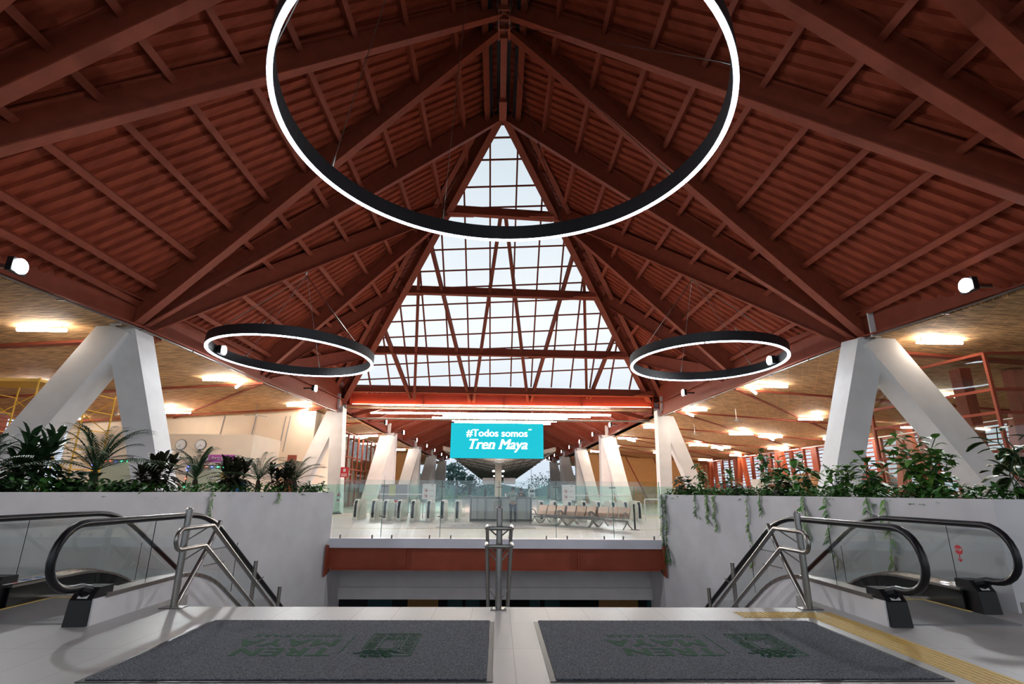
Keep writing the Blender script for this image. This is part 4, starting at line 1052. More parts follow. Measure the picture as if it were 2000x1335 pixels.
obj('bracket', MB().box((-10.15, 35.58, 2.5), (-10.05, 36.9, 2.56)), 'steel', t)
obj('pictogram', MB().box((-10.2, 35.54, 2.66), (-10.05, 35.55, 2.85)), 'white_paint', t)
for k in range(3): obj('text_line', MB().box((-10.32, 35.54, 2.36+k*.07), (-9.95, 35.55, 2.39+k*.07)), 'white_paint', t)

# ---- people
def skin_body(name, joints, edges, m, parent, sub=2):
    me = bpy.data.meshes.new(name); bm = bmesh.new(); sk = bm.verts.layers.skin.verify()
    vs = []
    for (p, r) in joints:
        v = bm.verts.new(p); v[sk].radius = (r if isinstance(r, tuple) else (r, r)); vs.append(v)
    vs[0][sk].use_root = True
    for a, b in edges: bm.edges.new((vs[a], vs[b]))
    bm.to_mesh(me); bm.free()
    o = bpy.data.objects.new(name, me); COL.objects.link(o)
    o.modifiers.new('skin', 'SKIN'); sm = o.modifiers.new('sub', 'SUBSURF'); sm.levels = sub; sm.render_levels = sub
    for md in o.modifiers:
        if md.type == 'SKIN': md.use_smooth_shade = True
    me.materials.append(MATS[m])
    if parent is not None: o.parent = parent
    bpy.context.view_layer.update()
    m2 = bpy.data.meshes.new_from_object(o.evaluated_get(bpy.context.evaluated_depsgraph_get()))
    o.modifiers.clear(); o.data = m2; m2.materials.clear(); m2.materials.append(MATS[m])
    for p in m2.polygons: p.use_smooth = True
    return o
def person(loc, rz, lab, top, hairlong=False, lean=.10, h=1.70):
    t = thing('person', lab, 'person', loc, None, rz)
    k = h/1.72
    def j(x, y, z, r): return ((x*k, y*k, z*k), tuple(a*k for a in r) if isinstance(r, tuple) else r*k)
    J = [j(0, 0, .95, (.15, .11)), j(0, .02, 1.12, (.135, .10)), j(0, lean*.8, 1.36, (.155, .11)), j(0, lean, 1.46, (.09, .08)), j(0, lean+.01, 1.52, .055), j(0, lean+.03, 1.60, (.075, .09)), j(0, lean+.03, 1.68, (.07, .085)),
         j(.18, lean, 1.42, .058), j(.27, lean+.06, 1.20, .045), j(.22, lean+.30, 1.20, .034), j(.18, lean+.38, 1.21, .026),
         j(-.18, lean, 1.42, .058), j(-.27, lean+.06, 1.20, .045), j(-.22, lean+.30, 1.20, .034), j(-.18, lean+.38, 1.21, .026),
         j(.10, 0, .84, .092), j(.11, .02, .48, .062), j(.12, -.03, .10, .042), j(.13, .10, .045, .036),
         j(-.10, 0, .84, .092), j(-.10, -.02, .48, .062), j(-.11, -.12, .10, .042), j(-.12, .01, .045, .036)]
    Eg = [(0, 1), (1, 2), (2, 3), (3, 4), (4, 5), (5, 6), (2, 7), (7, 8), (8, 9), (9, 10), (2, 11), (11, 12), (12, 13), (13, 14), (0, 15), (15, 16), (16, 17), (17, 18), (0, 19), (19, 20), (20, 21), (21, 22)]
    # fingers
    n = len(J)
    for sx, root in ((1, 10), (-1, 14)):
        for q in range(4):
            bx = sx*.18-sx*.024+sx*.016*q; J.append(j(bx, lean+.43, 1.20, .010)); Eg.append((root, len(J)-1)); J.append(j(bx, lean+.47-.006*abs(q-1), 1.185, .008)); Eg.append((len(J)-2, len(J)-1))
        J.append(j(sx*.18-sx*.05, lean+.41, 1.20, .010)); Eg.append((root, len(J)-1))
    b = skin_body('body', J, Eg, 'skin', t)
    # nose, ears, eyes
    m = MB().add([(-.012*k, (lean+.11)*k, 1.60*k), (.012*k, (lean+.11)*k, 1.60*k), (0, (lean+.14)*k, 1.61*k), (0, (lean+.11)*k, 1.65*k)], [(0, 1, 2), (1, 3, 2), (3, 0, 2), (0, 3, 1)]); obj('nose', m, 'skin', t)
    for sx in (-1, 1): obj('ear', MB().disc((sx*.085*k-.004, (lean+.03)*k, 1.62*k), .025*k, 'x', .012), 'skin', t)
    f = 1.16
    S1 = [(p, tuple(a*f for a in r) if isinstance(r, tuple) else r*f) for p, r in (J[0], J[1], J[2], J[3], J[7], J[8], J[11], J[12])]
    S1[0] = (S1[0][0], (.165*k, .13*k))
    skin_body('shirt', S1, [(0, 1), (1, 2), (2, 3), (2, 4), (4, 5), (2, 6), (6, 7)], top, t)
    S2 = [(p, tuple(a*f for a in r) if isinstance(r, tuple) else r*f) for p, r in (J[0], J[15], J[16], J[17], J[19], J[20], J[21])]
    skin_body('trousers', S2, [(0, 1), (1, 2), (2, 3), (0, 4), (4, 5), (5, 6)], 'trouser_dark', t)
    for i, q in ((17, 18), (21, 22)):
        a = Vector(J[i][0]); c = Vector(J[q][0]); obj('shoe', MB().tube([a+Vector((0, -.04, -.05)), (a+c)/2+Vector((0, 0, -.03)), c+Vector((0, .05, 0))], [.05, .052, .035], 8), 'black_plastic', t, True)
    m = MB().lathe((0, (lean+.015)*k, 1.60*k), [(.098*k, -.03), (.104*k, .03), (.098*k, .09), (.06*k, .125), (.001, .135)], 14)
    hr = obj('hair', m, 'hair', t, True)
    if hairlong: obj('ponytail', MB().tube([(0, (lean-.07)*k, 1.64*k), (.0, (lean-.12)*k, 1.52*k), (0, (lean-.10)*k, 1.36*k)], [.05, .055, .02], 8), 'hair', hr, True)
    return t
g = person((.78, 27.45, 0), 0, 'person in grey green shirt and dark trousers leaning on the security desk, seen from behind', 'shirt_grey')
obj('back_print', MB().box((-.10, -.075, 1.24), (.10, -.068, 1.27)), 'shirt_black', g)
person((1.25, 29.2, 0), PI, 'person in a black top with long hair standing behind the security desk', 'shirt_black', True, h=1.66)

# ---- booth, screens and lights behind the left planter
def booth():
    w = struct('wall_booth', MB().box((-23.0, 30.2, 0), (-13.9, 34.0, 4.48)), 'cream_wall')
    for x, n, q in ((-17.85, 'left', 2.2), (-16.75, 'right', .8)):
        t = wthing('wall_clock', 'round white wall clock on the cream booth, the %s one' % ('farther left' if n == 'left' else 'one nearer the purple sign'), 'clock', (x, 30.2, 3.88))
        obj('rim', MB().disc((x, 30.12, 3.88), .30, 'y', .08, 28), 'steel_dark', t); obj('dial', MB().disc((x, 30.10, 3.88), .27, 'y', .02, 28), 'dial_white', t)
        m = MB()
        for k in range(12): m.bar((x+.22*math.sin(k*PI/6), 30.098, 3.88+.22*math.cos(k*PI/6)), (x+.25*math.sin(k*PI/6), 30.098, 3.88+.25*math.cos(k*PI/6)), .012, .006, (0, 1, 0))
        obj('hour_marks', m, 'black_plastic', t)
        obj('hour_hand', MB().bar((x, 30.095, 3.88), (x+.13*math.cos(q), 30.095, 3.88-.13*math.sin(q)), .016, .006, (0, 1, 0)), 'black_plastic', t)
        obj('minute_hand', MB().bar((x, 30.09, 3.88), (x-.12, 30.09, 3.88-.17), .012, .006, (0, 1, 0)), 'black_plastic', t)
        tag(obj('caption', MB().box((x-.25, 30.19, 3.44), (x+.25, 30.2, 3.50)), 'grey_paint'), 'small grey caption strip under the wall clock on the '+('far left' if n == 'left' else 'right'), 'caption')
    t = wthing('purple_sign', 'purple hanging sign with white luggage pictogram on the cream booth', 'sign', (-15.6, 30.15, 3.1))
    obj('board', MB().box((-16.55, 30.13, 2.94), (-14.75, 30.18, 3.34)), 'purple', t)
    obj('pictogram', MB().box((-16.45, 30.12, 3.0), (-16.2, 30.13, 3.28)), 'white_paint', t); text_obj('lettering', 'Equipaje', .22, 'white_paint', t, at(-15.65, 30.12, 3.17), .003)
    for nm, x0, x1, z0, z1 in (('right', -17.2, -14.6, .9, 2.72), ('left', -22.4, -20.0, .9, 3.0)):
        t = wthing('display_window', 'pale green booth window edged with coloured fairy lights, %s' % ('under the purple sign' if nm == 'right' else 'farther left between the palms'), 'window', ((x0+x1)/2, 30.1, z0))
        obj('pane', MB().box((x0, 30.14, z0), (x1, 30.18, z1)), 'leaf_cream' if False else 'booth_pane', t); 
        m = MB().box((x0-.05, 30.12, z1), (x1+.05, 30.19, z1+.05)).box((x0-.05, 30.12, z0), (x0, 30.19, z1)); obj('frame', m, 'black_plastic', t)
        n = 0
        for k in range(9):
            c = ('bulb_b', 'bulb_r', 'bulb_g')[(k*2+k//3) % 3]; f = k/8
            obj('fairy_light', MB().lathe((x0+(x1-x0)*f, 30.08, z1-.05), [(.001, -.05), (.05, 0), (.001, .05)], 8), c, t)
        for k in range(4): obj('fairy_light', MB().lathe((x0-.03, 30.08, z0+(z1-z0)*(k+.5)/4), [(.001, -.05), (.045, 0), (.001, .05)], 8), ('bulb_b', 'bulb_g', 'bulb_r', 'bulb_b')[k], t)
        if nm == 'right':
            obj('wreath', MB().tube([(x1-.55+.16*math.cos(k*PI/8), 30.1, 2.25+.16*math.sin(k*PI/8)) for k in range(16)], .04, 6, closed=True), 'yellow_paint', t)
            obj('blue_poster', MB().box((x1-.1, 30.1, 1.0), (x1+.7, 30.12, 1.95)), 'blue_sign', t)
    tag(obj('stone_panel', MB().box((-13.3, 33.9, 0), (-12.75, 34.0, 3.6)), 'orange_steel'), 'narrow brown panel leaning beside the cream booth corner', 'panel')
mat('dial_white', (.95, .95, .95), .4)
mat('booth_pane', (.42, .47, .36), .25)
booth()
def scaffold():
    t = wthing('scaffold', 'yellow steel scaffold tower standing behind the left column', 'scaffold', (-19, 22, 0))
    X0, X1, Y0, Y1 = -21.4, -17.1, 21.8, 23.4
    for x in (X0, X0+2.2, X1):
        for y in (Y0, Y1): obj('upright', MB().tube([(x, y, 0), (x, y, 5.9 if x < X1-.1 else 5.4)], .035, 6), 'yellow_paint', t)
    for x in (X0, X0+2.2, X1):
        for z in (.6, 1.4, 2.2, 3.0, 3.8, 4.6, 5.3): obj('rung', MB().tube([(x, Y0, z), (x, Y1, z)], .022, 5), 'yellow_paint', t)
    for (xa, xb) in ((X0, X0+2.2), (X0+2.2, X1)):
        for y in (Y0, Y1):
            for z in (.5, 2.1, 3.8):
                obj('brace', MB().tube([(xa, y, z), (xb, y, z+1.4)], .018, 5), 'yellow_paint', t); obj('brace', MB().tube([(xb, y, z), (xa, y, z+1.4)], .018, 5), 'yellow_paint', t)
    obj('platform', MB().box((X0-.6, Y0, 5.75), (X0+2.2, Y1, 5.87)), 'yellow_paint', t)
scaffold()
def glass_box():
    t = wthing('glass_enclosure', 'tall glass enclosure with red steel frames behind the right planter', 'glass enclosure', (18, 18, 0))
    A = (16.2, 20.8); B = (17.0, 17.6); C = (23.0, 17.6); H0, H1 = 6.2, 6.45
    P0 = [(16.4, 22.4), (17.2, 17.4), (22.5, 17.0)]
    k = 0
    def side(a, b, nx, xs):
        for i in range(nx):
            f0, f1 = i/nx, (i+1)/nx
            p = (a[0]+(b[0]-a[0])*f0, a[1]+(b[1]-a[1])*f0); q = (a[0]+(b[0]-a[0])*f1, a[1]+(b[1]-a[1])*f1)
            obj('glass_pane', MB().add([(p[0], p[1], 0), (q[0], q[1], 0), (q[0], q[1], 6.3), (p[0], p[1], 6.3)], [(0, 1, 2, 3)]), 'window_glass', t)
            obj('frame_post', MB().bar((p[0], p[1], 0), (p[0], p[1], 6.3), .10, .10, (0, 1, 0)), 'red_steel', t)
            for z in (1.5, 2.9, 4.2, 5.0, 6.3): obj('frame_rail', MB().bar((p[0], p[1], z), (q[0], q[1], z), .08, .10), 'red_steel', t)
    side(P0[0], P0[1], 2, 0); side(P0[1], P0[2], 3, 0)
    for x in (18.6, 20.8): obj('inner_column', MB().box((x, 20, 0), (x+.45, 20.5, 6.4)), 'red_steel', t)
    obj('exit_sign', MB().box((18.0, 18.4, 2.75), (18.5, 18.43, 3.0)), 'screen_green', t)
glass_box()
def fan(x, y, lab, rz):
    z = cz(x)
    t = thing('ceiling_fan', lab, 'ceiling fan', (x, y, z-.8), 'small ceiling fans', rz)
    obj('rod', MB().tube([(0, 0, .1), (0, 0, .78)], .02, 6), 'steel', t); obj('motor', MB().lathe((0, 0, 0), [(.001, -.05), (.10, -.03), (.12, .05), (.04, .12), (.001, .12)], 14), 'white_paint', t)
    for k in range(3):
        a = k*2*PI/3; obj('blade', MB().bar((.1*math.cos(a), .1*math.sin(a), .02), (.75*math.cos(a), .75*math.sin(a), .02), .13, .012), 'canopy_grey', t)
for s in (-1, 1):
    for x, y, n in ((17.0, 24.8, 'nearest'), (15.5, 33.5, 'second'), (15.7, 41.5, 'third'), (22, 30.5, 'far outer')):
        if s < 0 and y > 37: continue
        fan(s*x, y, '%s ceiling fan with thin blades under the %s aisle ceiling' % (n, SIDE[s]), x)
def right_counter():
    t = wthing('counter', 'white counter block with a slot behind the right planter', 'counter', (13.5, 26, 0))
    obj('body', MB().box((12.9, 26.3, 0), (14.8, 27, 2.15)), 'cream_wall', t); obj('slot', MB().box((13.4, 26.28, 1.75), (14.4, 26.3, 1.9)), 'red_steel', t)
    t = wthing('wooden_booth', 'orange wooden booth with a curved cut front behind the right planter', 'booth', (16.6, 27, 0))
    obj('body', MB().prism([(16.4, 27, 0), (16.4, 27, 2.45), (17.9, 27, 2.45), (18.3, 27, 1.2), (18.3, 27, 0)], (0, .8, 0)), 'wood_orange', t)
    obj('side_panel', MB().prism([(15.0, 27.4, 0), (15.0, 27.4, 2.3), (16.0, 27.4, 2.5), (16.4, 27.4, 1.5), (16.4, 27.4, 0)], (0, .3, 0)), 'wood_orange', t)
right_counter()

# ============================================================ OUTSIDE
def outside():
    struct('ground', MB().add([(-600, 112.5, -1.6), (600, 112.5, -1.6), (600, 900, -1.6), (-600, 900, -1.6)], [(0, 1, 2, 3)]), 'ground')
    struct('ground', MB().add([(-600, -60, -4.6), (600, -60, -4.6), (600, 112.5, -4.6), (-600, 112.5, -4.6)], [(0, 1, 2, 3)]), 'ground')
    m = MB(); n = 60
    for i in range(n+1):
        x = -330+i*11; h = 10+6*math.sin(i*.33+1)+3*math.sin(i*1.1)+2.0*R.random(); m.v += [(x, 430+20*math.sin(i*.2), -1.6), (x, 450+20*math.sin(i*.2), h), (x, 520, h*.9)]
    for i in range(n):
        for k in range(2): m.f.append((3*i+k, 3*i+3+k, 3*i+4+k, 3*i+1+k))
    struct('hill', m, 'tree_far', None, True)
    def tree(x, y, h, w, lab, mt='tree_leaf', cnt=420, grp=None):
        t = thing('tree', lab, 'tree', (x, y, -1.6), grp)
        obj('trunk', MB().tube([(0, 0, 0), (.1, 0, h*.45), (0, 0, h*.8)], [w*.05, w*.04, w*.01], 6), 'trunk', t)
        m = MB(); bl = [(R.uniform(-.5, .5)*w, R.uniform(-.4, .4)*w, h*R.uniform(.38, .95), w*R.uniform(.14, .28)) for _ in range(14)]
        for i in range(cnt):
            bx, by, bz, br = bl[i % 14]; d = Vector((R.gauss(0, 1), R.gauss(0, 1), R.gauss(0, 1))).normalized()*br*R.uniform(.5, 1)
            c = Vector((bx*(1.1-.4*bz/h), by, bz))+d; u = Vector((R.gauss(0, 1), R.gauss(0, 1), R.gauss(0, 1))).normalized(); v = u.orthogonal().normalized(); q = .055*h*R.uniform(.5, 1.1)
            m.add([c-u*q, c+v*q*.6, c+u*q, c-v*q*.6], [(0, 1, 2, 3)])
        obj('crown', m, mt, t)
    tree(-11.5, 150, 10.5, 9, 'feathery tall tree standing left of the grey canopy outside', 'tree_far', 700)
    for i, (x, y, h) in enumerate(((-14.0, 145, 2.9), (-11.2, 140, 3.0), (-9.0, 138, 2.5))):
        tree(x, y, h, 4.5, 'low bright green bush outside under the tall tree, %s from the left' % ORD[i], 'leaf_light', 260, 'bushes outside by the platform')
    for i, (x, y, h) in enumerate(((-10, 210, 9), (-16, 230, 8), (-5, 240, 7), (12, 230, 7.5), (19, 220, 9), (26, 215, 9.5), (32, 230, 9))):
        tree(x*1.1, y, h, h*1.8, 'dark leafy tree in the distance beyond the platform, %s from the left' % ORD[i], 'tree_far', 380, 'distant trees beyond the platform')
    # butterfly canopy over the tracks
    t = wthing('platform_canopy', 'grey butterfly shaped platform canopy seen from below beyond the screen', 'canopy', (.15, 60, 0))
    Y0, Y1 = 60, 230
    for s in (-1, 1):
        xo = s*6.4+.15
        obj('wing', MB().prism([(xo, Y0, 5.95), (.15, Y0, 4.7), (.15, Y0, 4.9), (xo, Y0, 6.4)], (0, Y1-Y0, 0)), 'canopy_grey', t)
        for k in range(5):
            f = (k+.5)/5; obj('purlin', MB().bar((.15+s*6.3*f, Y0+.1, 4.66+1.25*f), (.15+s*6.3*f, Y1, 4.66+1.25*f), .14, .18), 'canopy_ribs', t)
        for k in range(14): obj('rib', MB().bar((.15, Y0+3+k*9, 4.6), (xo-s*.1, Y0+3+k*9, 5.85), .22, .16), 'canopy_ribs', t)
    m = MB()
    for k in range(4): obj('support_column', MB().box((-.35, Y0+6+k*30, -1.6), (.45, Y0+6.6+k*30, 4.7)), 'canopy_grey', t)
    for s in (-1, 1):
        obj('display_box', MB().box((.15+s*.6 if s > 0 else -2.0, 70, 2.4), (2.3 if s > 0 else -.45, 70.3, 3.2)), 'grey_paint', t)
        obj('spot_lamp', MB().lathe((.05+s*.55, 62, 3.75), [(.001, -.12), (.16, 0), (.001, .12)], 10), 'flood_lens', t); obj('spot_lamp', MB().lathe((.05+s*.5, 62, 3.2), [(.001, -.08), (.10, 0), (.001, .08)], 10), 'flood_lens', t)
    t = wthing('truck', 'white lorry cab on the road outside to the right of the desk', 'truck', (12.6, 205, -1.6))
    obj('cab', MB().prism([(11.3, 200, -.6), (11.3, 200, 1.6), (12.0, 200, 2.9), (13.6, 200, 2.9), (13.9, 200, -.6)], (0, 3, 0)), 'white_paint', t)
    obj('windscreen', MB().box((11.9, 199.9, 1.3), (13.5, 200, 2.2)), 'dark', t); obj('bonnet', MB().box((11.6, 198.4, -.6), (13.7, 200, .9)), 'white_paint', t); obj('grille', MB().box((12.0, 198.3, -.3), (13.3, 198.4, .7)), 'grey_paint', t)
    for x in (11.5, 13.3): obj('wheel', MB().tube([(x, 199, -1.05), (x+.35, 199, -1.05)], .55, 12), 'dark', t)
    for i, (x0, x1, y, z, c) in enumerate(((-9.5, -4, 120, -.2, 'white_paint'), (2.6, 5.5, 122, .4, 'red_steel'), (10, 15.5, 118, -.6, 'white_paint'))):
        t = wthing('shed', ('long low white roof outside left of the canopy column', 'low red roofed building outside behind the desk', 'low white roof outside beside the lorry')[i], 'building', ((x0+x1)/2, y, -1.6))
        obj('wall', MB().box((x0, y, -1.6), (x1, y+5, z)), 'canopy_grey', t); obj('roof', MB().prism([(x0-.3, y-.3, z), (x1+.3, y-.3, z), ((x0+x1)/2+.5, y-.3, z+.9)], (0, 6, 0)), c, t)
    for x, y, h, n in ((-5.5, 160, 7.5, 'left'), (17.8, 175, 12, 'right of the desk'), (11.8, 190, 10, 'behind the white lorry')):
        t = wthing('lamp_post', 'thin street lamp post outside, '+n, 'lamp post', (x, y, -1.6)); obj('pole', MB().tube([(x, y, -1.6), (x, y, h)], .08, 6), 'grey_paint', t); obj('lamp_head', MB().box((x-.6, y-.1, h), (x+.2, y+.1, h+.15)), 'white_led', t)
outside()

# ============================================================ PLANTS
def leaf(m, p, d, L, W, up=Vector((0, 0, 1)), droop=.3, n=3, fold=.15, kind='lance', margin=None):
    """a tapering, drooping leaf from point p in direction d"""
    p = Vector(p); d = Vector(d).normalized(); side = d.cross(up)
    if side.length < .05: side = d.orthogonal()
    side.normalize(); nn = side.cross(d)
    prof = {'lance': lambda f: math.sin(PI*min(1, f*.92+.08))**.8, 'heart': lambda f: (1-f)**.6*min(1, f*6+.3), 'oval': lambda f: math.sin(PI*(f*.9+.06))**.55}[kind]
    base = len(m.v); K = n+1
    for i in range(K+1):
        f = i/K; c = p+d*L*f*(1-.15*droop*f)-Vector((0, 0, 1))*L*droop*f*f
        w = W*prof(f)*.5
        m.v += [tuple(c-side*w+nn*w*fold), tuple(c), tuple(c+side*w+nn*w*fold)]
    for i in range(K):
        a = base+3*i
        m.f += [(a, a+1, a+4, a+3), (a+1, a+2, a+5, a+4)]
    if margin is not None:
        for off in (0, 2):
            b = len(margin.v)
            for i in range(K+1):
                e = Vector(m.v[base+3*i+off]); c = Vector(m.v[base+3*i+1]); margin.v += [tuple(e), tuple(e+(e-c)*.34)]
            for i in range(K): margin.f.append((b+2*i, b+2*i+1, b+2*i+3, b+2*i+2))
def palm(loc, lab, h=1.2, nf=16, trunk=.45, spread=1.0, grp=None):
    nf += 8
    t = thing('palm', lab, 'palm plant', loc, grp)
    obj('trunk', MB().tube([(0, 0, -.05), (.02, 0, trunk*.5), (0, 0, trunk)], [.075, .085, .05], 8), 'trunk', t)
    for fidx in range(nf):
        m = MB(); a = fidx*2.4+R.uniform(-.2, .2); el = R.uniform(.45, 1.35) if fidx % 3 else R.uniform(1.1, 1.5); L = h*R.uniform(.75, 1.1)
        d = Vector((math.cos(a)*math.cos(el)*spread, math.sin(a)*math.cos(el)*spread, math.sin(el)))
        pts = []
        for k in range(13):
            f = k/12; pts.append(Vector((0, 0, trunk))+d*L*f-Vector((0, 0, 1))*L*.42*f*f+Vector((d.x, d.y, 0))*L*.18*f*f)
        m.tube(pts, [.010*(1-k/14) for k in range(13)], 4, caps=False)
        for k in range(2, 13):
            tdir = (pts[k]-pts[k-1]).normalized(); sd = tdir.cross(Vector((0, 0, 1))).normalized()
            for sg in (-1, 1):
                for q in (0, .5):
                    pp = pts[k]*(1-q)+pts[k-1]*q
                    leaf(m, pp, (sd*sg*.9+tdir*.75+Vector((0, 0, .12))), L*.26*(1-.45*abs(k/12-.45)), .022, droop=.35, n=1)
        obj('frond', m, 'leaf_palm', t)
def cordyline(loc, lab, h=.8, stems=4, n=26, mt='leaf_maroon', L0=.42, grp=None):
    n = int(n*1.15); stems += 1; L0 *= 1.3
    t = thing('cordyline', lab, 'plant', loc, grp)
    for sidx in range(stems):
        a = R.uniform(0, 6.28); r = R.uniform(.02, .30); top = Vector((math.cos(a)*r*1.6, math.sin(a)*r*1.6, h*R.uniform(.55, 1.0)))
        obj('stem', MB().tube([(math.cos(a)*r, math.sin(a)*r, -.05), tuple(top)], [.016, .010], 5), 'trunk', t)
        m = MB()
        for k in range(n):
            f = k/n; b = k*2.4; el = -.2+1.5*f; p = Vector((math.cos(a)*r, math.sin(a)*r, -.05)).lerp(top, .55+.45*f)
            leaf(m, p, (math.cos(b)*math.cos(el), math.sin(b)*math.cos(el), math.sin(el)), L0*R.uniform(.75, 1.1), .10, droop=.35, n=3)
        obj('foliage', m, mt, t)
def shrub(loc, lab, h=.8, w=.4, n=60, mt='leaf_green', L0=.13, W0=.09, kind='heart', stems=4, grp=None, name='climbing_plant', cat='plant', margin=None):
    n = int(n*1.7); L0 *= 1.12; W0 *= 1.2
    t = thing(name, lab, cat, loc, grp)
    for sidx in range(stems):
        pts = [Vector((R.uniform(-.08, .08), R.uniform(-.08, .08), -.05))]; x = R.uniform(-w, w)*.6; y = R.uniform(-w, w)*.4
        hh = h*R.uniform(.65, 1.0)
        for k in range(1, 6):
            f = k/5; pts.append(Vector((x*f+.05*math.sin(k*2+sidx), y*f+.04*math.cos(k*2.5+sidx), hh*f)))
        obj('stem', MB().tube(pts, [.010]*6, 4), 'leaf_dark', t)
        m = MB(); mm = MB()
        for k in range(n//stems):
            f = R.uniform(.12, 1.0); i = min(4, int(f*5)); p = pts[i].lerp(pts[i+1], f*5-i); b = R.uniform(0, 6.28); el = R.uniform(-.3, .9)
            d = (math.cos(b)*math.cos(el), math.sin(b)*math.cos(el), math.sin(el)); q = R.uniform(.75, 1.2)
            pp = p+Vector(d)*L0*.3
            leaf(m, pp, d, L0*q, W0*q*(.78 if margin else 1), droop=.4, n=3, kind=kind, margin=mm if margin else None)
        fo = obj('foliage', m, mt, t)
        if margin: obj('leaf_margin', mm, margin, fo)
def wallx(y): return 6.72-.17*(y-7.2)/6.2 if y < 13.4 else 6.55-1.33*(y-13.4)/4.04
def ground_cover(s, lab, x_in, n, mt='leaf_green'):
    m = MB()
    for k in range(n):
        y = 7.3+(VY1-7.3)*R.random()**.9; xw = wallx(y)+.03
        x = s*(xw+abs(R.gauss(0, .28))+R.uniform(-.05, .5)); b = R.uniform(0, 6.28); el = R.uniform(-.2, 1.0)
        leaf(m, (x, y, 1.28+.30*R.random()**1.3), (math.cos(b)*math.cos(el), math.sin(b)*math.cos(el), math.sin(el)), R.uniform(.09, .19), R.uniform(.06, .12), droop=.3, n=2, kind='heart')
    o = obj('ground_cover', m, mt); tag(o, lab, 'plants'); o['kind'] = 'stuff'
def vine(s, y, length, lab, n=18, sway=.06, L0=.10):
    x = s*(wallx(y)-.035)
    t = thing('vine', lab, 'vine', (x, y, 1.41), 'trailing vines over the planter walls')
    ph = R.uniform(0, 6)
    pts = [Vector((s*.25, 0, -.05)), Vector((s*.03, 0, .02))]+[Vector((-s*.0, sway*math.sin(ph+k*.9)*(k/6), -length*k/12)) for k in range(1, 13)]
    obj('stem', MB().tube(pts, .005, 4), 'leaf_dark', t)
    m = MB()
    for k in range(n):
        q = (k+.5)/n; i = 1+min(11, int(q*12)); p = pts[i].lerp(pts[min(i+1, 13)], q*12-int(q*12)); d = Vector((-s*R.uniform(.1, .6), R.choice((-1, 1))*R.uniform(.3, 1), -R.uniform(.2, .9)))
        leaf(m, p, d, L0*R.uniform(.7, 1.25), L0*.75, up=Vector((-s, 0, .3)), droop=.2, n=3, kind='heart')
    obj('foliage', m, 'leaf_green' if R.random() < .7 else 'leaf_light', t)
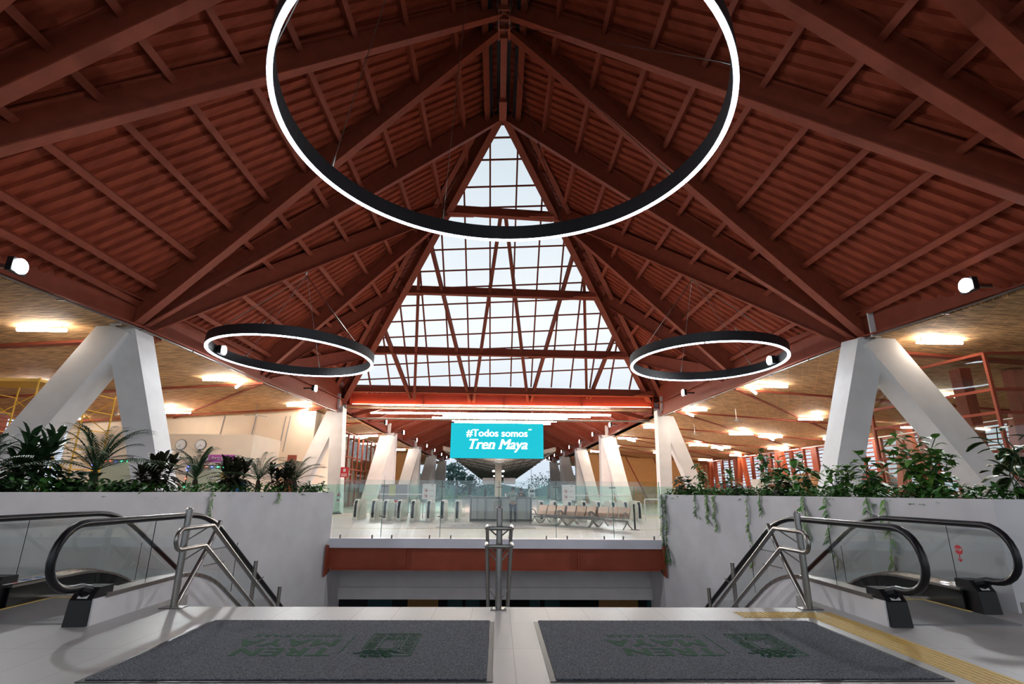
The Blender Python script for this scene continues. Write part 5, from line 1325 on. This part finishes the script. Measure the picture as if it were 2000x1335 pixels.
def plants():
    def wx(y, off): return wallx(y)+.22+off
    ZP = 1.28
    def L(xpix, off, fn, *a, **k):
        # place along the planter by viewing angle from the camera position
        r = abs(xpix-972)/1034.0/ .99; y = 12.0
        for _ in range(60): y = .5*y+.5*max(7.5, min(17.2, wx(y, off)/r))
        s = -1 if xpix < 972 else 1
        fn((s*wx(y, off), y, ZP), *a, **k)
    # left planter, from the near end to the far end
    L(8, .9, palm, 'grey green feathery palm at the near end of the left planter, cut by the frame', h=1.15, nf=16, trunk=.25)
    L(92, 1.0, cordyline, 'tall dark cordyline with broad leaves in front of the yellow scaffold', h=1.0, stems=5, n=26, mt='leaf_dark', L0=.50)
    L(170, .4, shrub, 'dark broad leaved plant low between the tall cordyline and the palm', h=.42, w=.6, n=50, mt='leaf_dark', L0=.22, W0=.15, kind='oval', stems=5, name='broadleaf_plant')
    L(216, .9, palm, 'largest palm on a brown trunk, in front of the left window lights', h=1.45, nf=18, trunk=.50)
    L(330, .5, cordyline, 'dark cordyline in front of the first left column leg', h=.85, stems=6, n=24, mt='leaf_maroon', L0=.42)
    L(404, .9, palm, 'palm with a brown trunk below the purple sign', h=1.25, nf=16, trunk=.42)
    L(480, .6, cordyline, 'dark maroon cordyline right of the palm under the purple sign', h=.80, stems=6, n=26, mt='leaf_maroon', L0=.46)
    L(521, 1.1, palm, 'thin palm in front of the narrow brown panel', h=1.35, nf=11, trunk=.45)
    L(566, .6, cordyline, 'smaller maroon cordyline near the far end of the left planter', h=.80, stems=5, n=24, mt='leaf_maroon', L0=.44)
    L(604, .9, palm, 'palm beside the white column at the far end of the left planter', h=1.25, nf=14, trunk=.45)
    L(636, .3, shrub, 'bushy green plant at the far corner of the left planter', h=.42, w=.75, n=120, mt='leaf_green', L0=.16, W0=.07, kind='lance', stems=6, name='bushy_plant')
    L(55, .2, shrub, 'low dark leafy plant at the near end of the left planter', h=.35, w=.7, n=60, mt='leaf_dark', L0=.18, W0=.10, kind='oval', stems=5, name='broadleaf_plant')
    L(262, .3, shrub, 'low dark plant right of the largest palm', h=.30, w=.6, n=50, mt='leaf_dark', L0=.16, W0=.10, kind='oval', stems=5, name='broadleaf_plant')
    ground_cover(-1, 'low green foliage covering the soil of the left planter', 5.25, 1900)
    # right planter, from the far end to the near end
    L(1330, .4, shrub, 'dark round leaved rubber plant at the far end of the right planter', h=.85, w=.35, n=34, mt='leaf_dark', L0=.24, W0=.15, kind='oval', stems=3, name='rubber_plant')
    L(1365, .5, shrub, 'upright light green climber, second plant from the far right end', h=1.15, w=.3, n=60, mt='leaf_green', L0=.17, W0=.11, stems=3)
    L(1415, .6, shrub, 'variegated cream edged plant left of the white counter', h=.85, w=.3, n=32, mt='leaf_green', L0=.26, W0=.10, kind='oval', stems=3, margin='leaf_cream', name='rubber_plant')
    L(1445, .4, shrub, 'low dark croton beside the white counter', h=.42, w=.4, n=60, mt='leaf_maroon', L0=.15, W0=.10, kind='oval', stems=4, name='broadleaf_plant')
    L(1488, .6, shrub, 'tall green climber with heart leaves right of the white counter', h=1.35, w=.22, n=44, mt='leaf_green', L0=.19, W0=.14, stems=3)
    L(1519, .5, shrub, 'cream edged rubber plant in front of the orange wooden booth', h=1.05, w=.3, n=28, mt='leaf_green', L0=.30, W0=.15, kind='oval', stems=3, margin='leaf_cream', name='rubber_plant')
    L(1530, .2, shrub, 'dark leaved croton low in front of the orange wooden booth', h=.50, w=.45, n=60, mt='leaf_maroon', L0=.19, W0=.11, kind='oval', stems=5, name='broadleaf_plant')
    L(1560, .4, shrub, 'tallest cream edged rubber plant right of the orange wooden booth', h=1.25, w=.3, n=34, mt='leaf_green', L0=.30, W0=.14, kind='oval', stems=3, margin='leaf_cream', name='rubber_plant')
    L(1632, .5, shrub, 'rounded light green pothos in front of the right column leg', h=.95, w=.5, n=110, mt='leaf_light', L0=.15, W0=.12, stems=6, name='pothos_plant')
    L(1704, .5, shrub, 'cream edged rubber plant between the two legs of the right column', h=.95, w=.4, n=40, mt='leaf_green', L0=.25, W0=.14, kind='oval', stems=4, margin='leaf_cream', name='rubber_plant')
    L(1815, .6, shrub, 'large yellowish green pothos bush before the slanted right column leg', h=1.25, w=1.0, n=170, mt='leaf_light', L0=.19, W0=.15, stems=8, name='pothos_plant')
    L(1985, .7, shrub, 'cream edged rubber plant at the right edge of the picture', h=1.2, w=.4, n=26, mt='leaf_dark', L0=.34, W0=.14, kind='oval', stems=3, margin='leaf_cream', name='rubber_plant')
    ground_cover(1, 'low green foliage covering the soil of the right planter', 5.25, 4200, 'leaf_green')
    # trailing vines
    def V(xpix, length, lab, **k):
        s = -1 if xpix < 972 else 1; r = abs(xpix-972)/1034.0/.99; y = 12.0
        for _ in range(60): y = .5*y+.5*max(7.4, min(17.3, (wx(y, 0)-.22)/r))
        vine(s, y, length, lab, **k)
    V(437, .62, 'short vine hanging over the left planter wall below the maroon cordyline', n=8, L0=.15)
    V(560, .28, 'very short vine on the left planter wall near its far end', n=5, L0=.12)
    V(1285, 2.4, 'longest thick ivy vine hanging at the far corner of the right wall', n=60, sway=.12, L0=.15)
    V(1292, 2.0, 'second ivy vine hanging beside the longest at the far right corner', n=44, sway=.10, L0=.13)
    V(1350, .62, 'short vine on the right wall, first after the corner ivy', n=14, L0=.12)
    V(1373, .75, 'leafy vine on the right wall, first of a close pair', n=22, L0=.13)
    V(1386, .95, 'leafy vine on the right wall, second of a close pair', n=22, L0=.12)
    V(1449, 1.75, 'long thin vine hanging down the middle of the right wall', n=30, L0=.10)
    V(1475, .45, 'short curling vine right of the long thin one', n=9, L0=.13)
    V(1560, .85, 'large leaved vine hanging behind the right handrail post', n=12, L0=.19)
    V(1603, 1.3, 'vine hanging behind the inner right escalator glass', n=16, L0=.14)
    V(1684, .35, 'light green short tendril above the right escalator', n=8, L0=.12)
    V(1718, 1.75, 'sparse long vine hanging behind the outer right escalator glass', n=14, L0=.16)
plants()
for o in list(bpy.data.objects):
    if '_w' in o: del o['_w']
